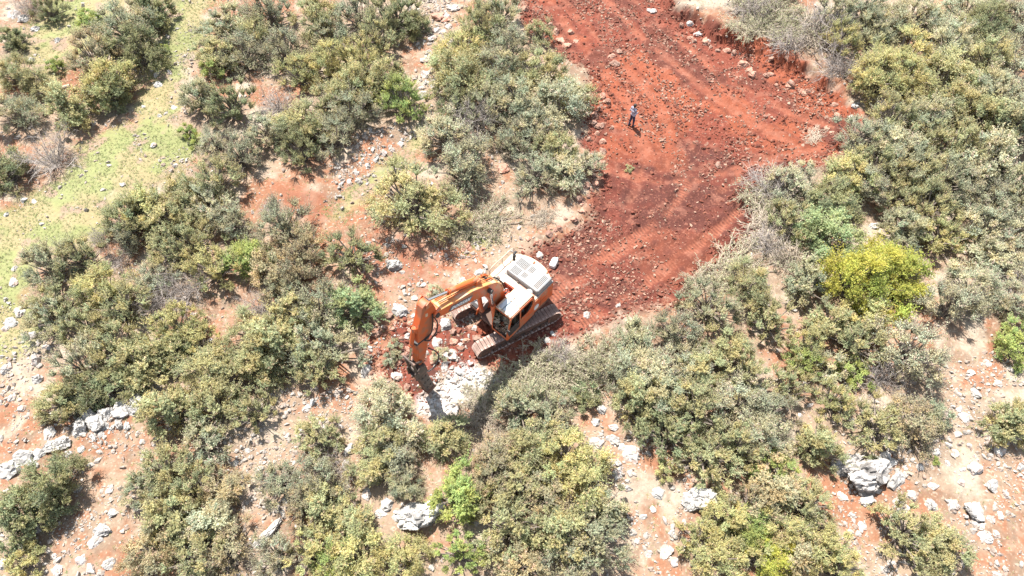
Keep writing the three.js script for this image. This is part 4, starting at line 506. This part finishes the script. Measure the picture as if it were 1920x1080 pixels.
const T = {
  o: [125, 200, 46, 25, 132, 38, 404, 102, 36, 565, 232, 50, 617, 190, 45, 345, 350, 34, 400, 338, 45, 705, 62, 44, 660, 165, 45, 860, 137, 50, 905, 42, 45, 1017, 137, 45, 1080, 182, 32, 1045, 277, 38, 320, 412, 45, 335, 370, 42, 350, 447, 45, 310, 472, 44, 143, 480, 45, 225, 572, 48, 100, 566, 45, 150, 610, 45, 213, 647, 50, 250, 682, 50, 467, 622, 45, 517, 647, 55, 383, 692, 50, 550, 592, 45, 595, 692, 45, 112, 752, 40, 317, 772, 55, 400, 762, 50, 300, 880, 50, 473, 772, 40, 600, 822, 45, 350, 907, 50, 317, 972, 55, 367, 1047, 55, 600, 955, 45, 717, 832, 50, 833, 815, 45, 990, 835, 50, 973, 908, 52, 957, 982, 58, 662, 975, 44, 1190, 752, 50, 1307, 765, 58, 1330, 855, 54, 1380, 832, 48, 1538, 838, 46, 1647, 795, 50, 1893, 790, 46, 1707, 1002, 58, 1780, 147, 50, 1850, 112, 52, 1680, 222, 50, 1815, 207, 48, 1747, 264, 48, 1650, 302, 48, 1480, 407, 40, 1747, 382, 45, 1560, 602, 40, 1613, 637, 45, 1407, 530, 48, 1313, 695, 50, 1447, 597, 45, 480, 682, 48, 1800, 264, 50, 60, 152, 32, 1363, 657, 48, 1040, 995, 56, 1513, 948, 48, 1763, 1022, 52, 595, 32, 42, 300, 667, 42],
  g: [230, 47, 52, 372, 178, 36, 427, 45, 42, 500, 17, 45, 530, 92, 45, 450, 287, 42, 660, 205, 44, 673, 22, 45, 935, 17, 40, 957, 92, 45, 935, 122, 44, 913, 192, 36, 975, 187, 50, 867, 307, 55, 960, 257, 45, 1003, 322, 42, 433, 412, 44, 527, 414, 45, 85, 492, 46, 235, 442, 34, 600, 572, 50, 600, 647, 54, 270, 915, 40, 523, 902, 45, 92, 592, 42, 1033, 775, 46, 973, 762, 46, 1240, 742, 48, 1440, 772, 46, 1123, 1015, 55, 1073, 1067, 50, 1133, 952, 40, 1330, 568, 52, 1190, 642, 44, 1847, 382, 46, 1907, 390, 44, 1700, 425, 42, 1513, 522, 44, 1863, 167, 48, 1907, 242, 46, 1615, 252, 42, 1745, 217, 48, 1773, 332, 48, 1580, 22, 40, 1630, 27, 46, 1900, 88, 48, 595, 902, 44, 22, 207, 42, 460, 97, 45, 632, 248, 38, 1705, 300, 46, 1900, 337, 46, 1753, 775, 34, 1270, 622, 46],
  d: [255, 88, 42, 280, 20, 40, 22, 70, 27, 90, 14, 28, 215, 172, 36, 430, 187, 42, 560, 272, 40, 10, 312, 42, 740, 22, 44, 655, 472, 46, 240, 402, 45, 333, 642, 38, 90, 905, 55, 33, 972, 52, 150, 728, 42, 215, 718, 42, 93, 940, 44, 1563, 377, 46, 1257, 805, 52, 853, 192, 36, 773, 47, 30, 1095, 740, 30, 1850, 47, 50],
  y: [200, 152, 45, 617, 113, 40, 675, 117, 45, 868, 87, 48, 395, 497, 52, 275, 382, 42, 187, 537, 50, 323, 612, 45, 1057, 855, 54, 1090, 902, 54, 1650, 137, 50, 1700, 97, 54, 1697, 142, 48, 1773, 442, 45, 1745, 40, 26, 583, 1038, 50, 673, 1048, 54, 758, 1048, 48, 1473, 1002, 50, 1313, 1008, 46, 1347, 1042, 48, 1547, 1022, 45, 1567, 748, 36, 43, 1055, 36, 1363, 975, 44, 1513, 652, 42, 1420, 1045, 44, 1567, 1062, 44, 1633, 582, 42, 1595, 327, 45, 1247, 880, 20],
  b: [160, 32, 20, 400, 127, 26, 755, 182, 42, 467, 482, 42, 350, 245, 18, 372, 262, 16, 867, 922, 48, 862, 1036, 44, 1510, 677, 36, 1603, 698, 30, 100, 119, 17, 1912, 642, 40, 302, 93, 14, 1460, 885, 44, 627, 1047, 46],
  t: [170, 102, 42, 505, 507, 45, 560, 457, 45, 550, 502, 48, 417, 922, 45, 433, 1028, 50, 913, 908, 42, 1467, 930, 56, 1413, 948, 50, 1713, 797, 50, 1497, 1038, 46, 1023, 935, 46, 973, 1055, 50, 283, 1038, 54, 923, 862, 44, 567, 948, 36],
  p: [400, 263, 30, 835, 252, 48, 1007, 232, 40, 1057, 317, 40, 1105, 307, 30, 1040, 192, 52, 385, 380, 45, 283, 522, 40, 150, 682, 54, 383, 832, 45, 383, 982, 54, 517, 1042, 44, 723, 772, 58, 1380, 755, 56, 1713, 657, 58, 1790, 567, 48, 1827, 535, 42, 1680, 277, 46, 1853, 292, 52, 1813, 27, 46, 1905, 152, 48, 1897, 32, 46, 1780, 87, 50, 1213, 702, 52, 1290, 682, 48, 1863, 427, 48, 1915, 432, 44, 1873, 482, 44, 1430, 815, 46, 1505, 313, 20, 1905, 562, 40, 1480, 345, 44, 750, 855, 42, 1880, 192, 46, 1713, 27, 46],
};
T.o.push(480, 60, 38, 720, 150, 40, 1730, 332, 42, 1480, 722, 40, 1400, 702, 46, 430, 702, 44, 1690, 362, 38, 1860, 232, 44, 1010, 60, 30); T.g.push(610, 62, 38, 1640, 62, 40, 1240, 690, 42, 1160, 702, 42, 545, 545, 36); T.p.push(500, 242, 38, 1820, 342, 44, 1620, 342, 40, 1560, 690, 30); T.y.push(560, 132, 40, 370, 642, 38, 1580, 70, 34);
for (const t of Object.keys(T)) for (let i = 0; i < T[t].length; i += 3) shrub(T[t][i], T[t][i + 1], T[t][i + 2], t);
shrub(768, 370, 72, 'o', 'L', 'big olive shrub standing alone above the excavator'); shrub(665, 575, 50, 'n', 'M', 'fresh blue-green shrub just left of the excavator arm');
shrub(1553, 434, 56, 'n', 'C', 'round fresh green shrub above the vivid yellow-green tree');
shrub(1602, 520, 56, 'Y', 'C', 'vivid yellow-green bush, left half of the brightest pair'); shrub(1698, 518, 56, 'Y', 'C', 'vivid yellow-green bush, right half of the brightest pair'); shrub(1650, 492, 46, 'Y', 'C', 'vivid yellow-green bush between the brightest pair');
shrub(1420, 995, 42, 'b', 'C', 'rounded light green bush in the bottom right clump'); shrub(1455, 1050, 40, 'Y', 'C', 'yellowest rounded bush at the bottom right edge');
for (const [x, y, r, t, l] of [[815, 547, 17, 'p', 'small pale bush beside the raised boom'], [740, 648, 15, 'g', 'small grey-green bush on red soil left of the arm'], [735, 672, 19, 'g', 'low grey-green bush lying on red soil below the arm'], [826, 664, 15, 'p', 'small pale bush between arm and excavator tracks'], [760, 914, 30, 'g', 'low grey-green bush above the largest boulder'], [1755, 863, 9, 'b', 'tiny bright green tuft on the lower right clearing'], [1180, 316, 9, 'o', 'tiny olive tuft on the red track'], [700, 875, 40, 'o', 'olive shrub left of the largest boulder and below the breaker'], [612, 112, 9, 'b', 'tiny bright tuft inside the top left thicket']]) shrub(x, y, r, t, r < 26 ? 'S' : 'M', l);
{ // each label tells its shrub from the others of its colour
  const word = 'first second third fourth fifth sixth seventh eighth ninth tenth eleventh twelfth thirteenth fourteenth fifteenth sixteenth seventeenth eighteenth nineteenth twentieth'.split(' ').concat('first second third fourth fifth sixth seventh eighth ninth'.split(' ').map(w => 'twenty-' + w)); let sets = new Map();
  for (const s of shrubs) { if (s.label) { s.o.userData.label = s.label; continue; } const k = `${TONE[s.tone][0]} shrub ${zoneOf(s.px, s.py)}`; (sets.get(k) || sets.set(k, []).get(k)).push(s); }
  for (const [k, v] of sets) { v.sort((a, b) => a.px - b.px); v.forEach((s, i) => { s.o.userData.label = v.length === 1 ? `${s.size}${k}` : `${k}, ${i === 0 ? 'leftmost of its colour there' : i === v.length - 1 ? 'rightmost of its colour there' : word[i] + ' of its colour from left'}`; }); }
  sets = new Map();
  for (const s of rocks) { if (s.label) { s.m.userData.label = s.label; continue; } const k = `${s.k} ${zoneOf(s.px, s.py)}`; (sets.get(k) || sets.set(k, []).get(k)).push(s); }
  for (const [k, v] of sets) { v.sort((a, b) => a.px - b.px); v.forEach((s, i) => { s.m.userData.label = v.length === 1 ? `only ${k}` : `${k}, ${i === 0 ? 'leftmost' : i === v.length - 1 ? 'rightmost' : word[i] + ' from left'}`; }); }
}
// bare grey shrubs, brush piles and sticks
function dead(px, py, r, label, i) { const pr = DEAD[i % 3], R = r / perM(px, py), k = R / pr.R; const g = at(px, py, 0.4 * k * pr.H), y = H(g.x, g.z), o = mesh(numbered('dead_shrub'), pr.wood, deadMat, scene); o.position.set(g.x, y - 0.03, g.z); o.rotation.y = i * 1.7; o.scale.setScalar(k); tag(o, label, 'dead shrub', 'leafless grey shrubs'); }
[[53, 14, 24, 'leafless grey shrub among rocks in the upper left corner'], [90, 290, 40, 'largest leafless grey shrub, left of the grass strip'], [520, 192, 34, 'leafless grey-purple shrub in the top left thicket'], [890, 232, 36, 'leafless grey shrub between gully and track'], [337, 540, 34, 'leafless grey shrub in the middle left thicket'], [290, 568, 32, 'leafless grey shrub lowest in the middle left thicket'], [483, 570, 30, 'leafless grey shrub left of the fresh blue-green shrub'], [1570, 125, 34, 'leafless grey shrub at the track upper right bank'], [1660, 706, 38, 'leafless dark twigs below the vivid yellow-green tree'], [1910, 522, 28, 'leafless grey twigs at the middle right edge'], [617, 882, 28, 'leafless grey shrub left of the largest boulder'], [627, 938, 26, 'leafless dark shrub close left of the largest boulder'], [185, 445, 18, 'bare dark twigs at the edge of the meadow'], [215, 480, 20, 'bare grey twigs below the meadow corner'], [505, 385, 18, 'bare grey twigs beside the small red patch'], [1660, 210, 26, 'bare pale branches right of the track end'], [1405, 28, 30, 'bare grey shrub highest on the track upper right bank'], [1470, 95, 30, 'bare grey shrub in the middle of the track upper right bank'], [1540, 60, 38, 'bare tangled shrub behind the branch pile'], [1445, 345, 34, 'bare pale shrub at the track right bank'], [1440, 455, 32, 'bare pale shrub low on the track right bank'], [1050, 660, 26, 'bare pale twigs beside the excavator left track']].forEach((d, i) => dead(d[0], d[1], d[2], d[3], i));
function brush(px, py, r, label, i, tone, flat = 1) { const pr = BRUSH[i], R = r / perM(px, py), k = R / pr.R; const g = at(px, py, 0.25), y = H(g.x, g.z), o = new THREE.Group(); o.name = numbered('brush_pile'); scene.add(o); o.position.set(g.x, y - 0.02, g.z); o.rotation.y = plantR() * 3; o.scale.set(k, k * flat, k); if (pr.crown) mesh('leaves', pr.crown, TONE[tone][1], o); mesh('branches', pr.wood, cutMat, o); tag(o, label, 'brush pile', 'cut brush pushed aside'); }
brush(1510, 75, 52, 'tangled pile of pale bare branches at the track upper right bank', 2, 'p', 1.3); brush(1400, 62, 34, 'grey uprooted brush on the track upper bank', 1, 'p'); brush(1430, 22, 48, 'grey stick heap at the very top right of the track', 1, 'g'); brush(1465, 60, 40, 'leafy cut brush left of the tangled branch pile', 0, 'g');
brush(1455, 365, 52, 'pale cut brush at the track right bank', 1, 'p', 1.1); brush(1440, 420, 46, 'pale stick heap below the cut brush on the right bank', 2, 'p'); brush(1385, 490, 50, 'grey cut brush at the track lower right edge', 1, 'p'); brush(1475, 480, 36, 'pale broken trunks and sticks left of the yellow-green tree', 2, 'p', 1.4); brush(1330, 520, 38, 'low grey brush below the track bend', 1, 'p');
brush(1010, 690, 44, 'pale uprooted brush just below the excavator left track', 0, 'p', 1.1); brush(1075, 695, 56, 'largest uprooted grey-green brush heap right of the excavator', 0, 'p', 1.3); brush(960, 735, 44, 'grey-green brush heap beside the white rubble', 0, 'g'); brush(1135, 672, 42, 'uprooted brush heap farthest right of the excavator', 0, 'g', 1.2); brush(895, 782, 38, 'uprooted roots and pale sticks below the white rubble', 2, 'p', 1.3); brush(1020, 740, 46, 'grey stick-filled brush below the largest heap', 1, 'p', 1.2); brush(900, 745, 30, 'pale brush at the boom shadow on the rubble', 1, 'p');
brush(915, 405, 44, 'cut branches with dry leaves above the excavator', 1, 'g'); brush(855, 432, 26, 'dry twig heap left of the cut branches', 1, 'p'); brush(1020, 400, 24, 'small twig heap beside the track left edge', 2, 'p'); brush(1530, 240, 20, 'scattered sticks at the track right end', 2, 'p', 0.4);
{ const W = []; stick(W, V(-1.1, 0.12, 0), V(1.0, 0.16, 0.1), 0.13, 0.10, 9); stick(W, V(0.3, 0.16, 0.05), V(0.6, 0.4, 0.35), 0.04, 0.02, 6); const p = ground(102, 171), m = mesh(numbered('fallen_log'), bare(W), cutMat, scene); m.position.copy(p); m.rotation.y = 0.45; tag(m, 'pale fallen log between the shrubs left of the grass strip', 'log'); }
// ---------------------------------------------------------------- person
function sdfMesh(centre, half, res, fn) {
  const mc = new MarchingCubes(res, new THREE.MeshBasicMaterial(), false, false, 120000), h = res / 2; mc.isolation = 0;
  for (let k = 0; k < res; k++) for (let j = 0; j < res; j++) for (let i = 0; i < res; i++) mc.field[i + j * res + k * res * res] = -fn(centre.x + (i - h) / h * half, centre.y + (j - h) / h * half, centre.z + (k - h) / h * half);
  mc.update(); const n = mc.count, g = new THREE.BufferGeometry(), p = mc.positionArray.slice(0, n * 3), nn = mc.normalArray.slice(0, n * 3);
  for (let i = 0; i < n; i++) { p[i * 3] = p[i * 3] * half + centre.x; p[i * 3 + 1] = p[i * 3 + 1] * half + centre.y; p[i * 3 + 2] = p[i * 3 + 2] * half + centre.z; }
  g.setAttribute('position', new THREE.BufferAttribute(p, 3)); g.setAttribute('normal', new THREE.BufferAttribute(nn, 3)); return g;
}
function capsule(x, y, z, b) { const [a, c, r0, r1] = b, ex = c[0] - a[0], ey = c[1] - a[1], ez = c[2] - a[2], wx = x - a[0], wy = y - a[1], wz = z - a[2], t = clamp((wx * ex + wy * ey + wz * ez) / (ex * ex + ey * ey + ez * ez + 1e-9)); return Math.hypot(wx - ex * t, wy - ey * t, wz - ez * t) - lerp(r0, r1, t); }
const smin = (a, b, k) => { const h = Math.max(k - Math.abs(a - b), 0) / k; return Math.min(a, b) - h * h * k * 0.25; };
const chain = (bones, k) => (x, y, z) => { let d = 9; for (const b of bones) d = smin(d, capsule(x, y, z, b), k); return d; };
{ // facing +x; y up; z to the right-hand side
  const bones = [];
  for (const s of [-1, 1]) {
    const fx = s * 0.07;
    bones.push([[0, 0.92, s * 0.09], [0.03 + fx * 0.4, 0.50, s * 0.105], 0.095, 0.066], [[0.03 + fx * 0.4, 0.5, s * 0.105], [-0.02 + fx, 0.10, s * 0.11], 0.064, 0.046], [[-0.05 + fx, 0.05, s * 0.11], [0.15 + fx, 0.035, s * 0.13], 0.045, 0.036]);
    bones.push([[-0.01, 1.42, s * 0.17], [-0.05, 1.14, s * 0.24], 0.058, 0.046], [[-0.05, 1.14, s * 0.24], [0.19, 1.10, s * 0.14], 0.043, 0.031]);
  }
  bones.push([[0, 0.95, -0.06], [0, 0.95, 0.06], 0.115, 0.115], [[0, 1.0, 0], [0, 1.2, 0], 0.125, 0.13], [[0, 1.25, -0.08], [0, 1.25, 0.08], 0.115, 0.115], [[-0.01, 1.40, -0.12], [-0.01, 1.40, 0.12], 0.08, 0.08], [[0, 1.42, 0], [0.02, 1.55, 0], 0.058, 0.052]);
  const bodyG = sdfMesh(V(0, 0.85, 0), 0.92, 140, chain(bones, 0.05));
  const head = [[[0.02, 1.665, 0], [0.025, 1.62, 0], 0.092, 0.078], [[0.045, 1.58, 0], [0.06, 1.565, 0], 0.058, 0.045], [[0.112, 1.635, 0], [0.128, 1.610, 0], 0.012, 0.016], [[0.02, 1.63, -0.088], [0.01, 1.605, -0.088], 0.02, 0.014], [[0.02, 1.63, 0.088], [0.01, 1.605, 0.088], 0.02, 0.014], [[0.10, 1.575, -0.015], [0.10, 1.575, 0.015], 0.012, 0.012]];
  const hd = chain(head, 0.02), headG = sdfMesh(V(0.02, 1.62, 0), 0.16, 80, (x, y, z) => { let d = hd(x, y, z); for (const s of [-1, 1]) d = Math.max(d, -(Math.hypot(x - 0.118, y - 1.642, z - s * 0.034) - 0.014)); return d; });
  const hands = [-1, 1].map(s => { const w = [0.20, 1.10, s * 0.135], f = [[[...w], [0.265, 1.10, s * 0.115], 0.026, 0.030]]; for (let k = 0; k < 4; k++) { const z = s * (0.138 - k * 0.017), L = [0.030, 0.038, 0.036, 0.028][k]; f.push([[0.275, 1.10, z], [0.275 + L, 1.092, z], 0.0095, 0.009], [[0.275 + L, 1.092, z], [0.285 + L, 1.062, z - s * 0.003], 0.009, 0.0085], [[0.285 + L, 1.062, z - s * 0.003], [0.268 + L, 1.045, z - s * 0.004], 0.0085, 0.0075]); } f.push([[0.225, 1.105, s * 0.105], [0.262, 1.10, s * 0.074], 0.012, 0.010], [[0.262, 1.10, s * 0.074], [0.288, 1.085, s * 0.068], 0.0095, 0.008]); return sdfMesh(V(0.265, 1.08, s * 0.11), 0.1, 66, chain(f, 0.008)); });
  const all = mergeGeometries([bodyG, headG, ...hands]), p = all.attributes.position, c = new Float32Array(p.count * 3);
  for (let i = 0; i < p.count; i++) { const x = p.getX(i), y = p.getY(i), z = p.getZ(i); let q;
    if (y > 1.49 || (x > 0.195 && y > 1.0 && y < 1.2)) q = [0.28, 0.15, 0.10]; else if (y > 0.93) { const u = y * 1.0 + x * 0.9 + z * 0.5; q = (u > 1.34 && u < 1.40) || (u > 1.18 && u < 1.215) || (u > 1.44 && u < 1.46) ? [0.05, 0.07, 0.13] : [0.36, 0.33, 0.38]; } else if (y > 0.09) q = [0.022, 0.032, 0.075]; else q = [0.03, 0.025, 0.022];
    if (y > 1.5) for (const s of [-1, 1]) if (Math.hypot(x - 0.108, y - 1.642, z - s * 0.034) < 0.012) q = [0.02, 0.015, 0.012];
    if (y > 1.568 && y < 1.577 && x > 0.1 && Math.abs(z) < 0.022) q = [0.2, 0.07, 0.06]; c.set(q, i * 3); }
  all.setAttribute('color', new THREE.BufferAttribute(c, 3));
  const g = new THREE.Group(); g.name = numbered('person'); scene.add(g); const y = H(PERSON.x, PERSON.z); g.position.set(PERSON.x, y + 0.0, PERSON.z); g.rotation.y = 0.55;
  tag(g, 'person in pale striped top and dark trousers standing on the red track', 'person');
  mesh('body', all, new THREE.MeshStandardMaterial({ vertexColors: true, roughness: 0.85 }), g);
  const hair = sdfMesh(V(0.01, 1.66, 0), 0.14, 70, (x, yy, z) => Math.max(capsule(x, yy, z, [[0.008, 1.678, 0], [-0.005, 1.635, 0], 0.098, 0.092]), (x - 0.06) + (1.70 - yy) * 0.9));
  mesh('hair', hair, std(0.02, 0.015, 0.012, 0.7), g);
}
renderer.render(scene, camera);
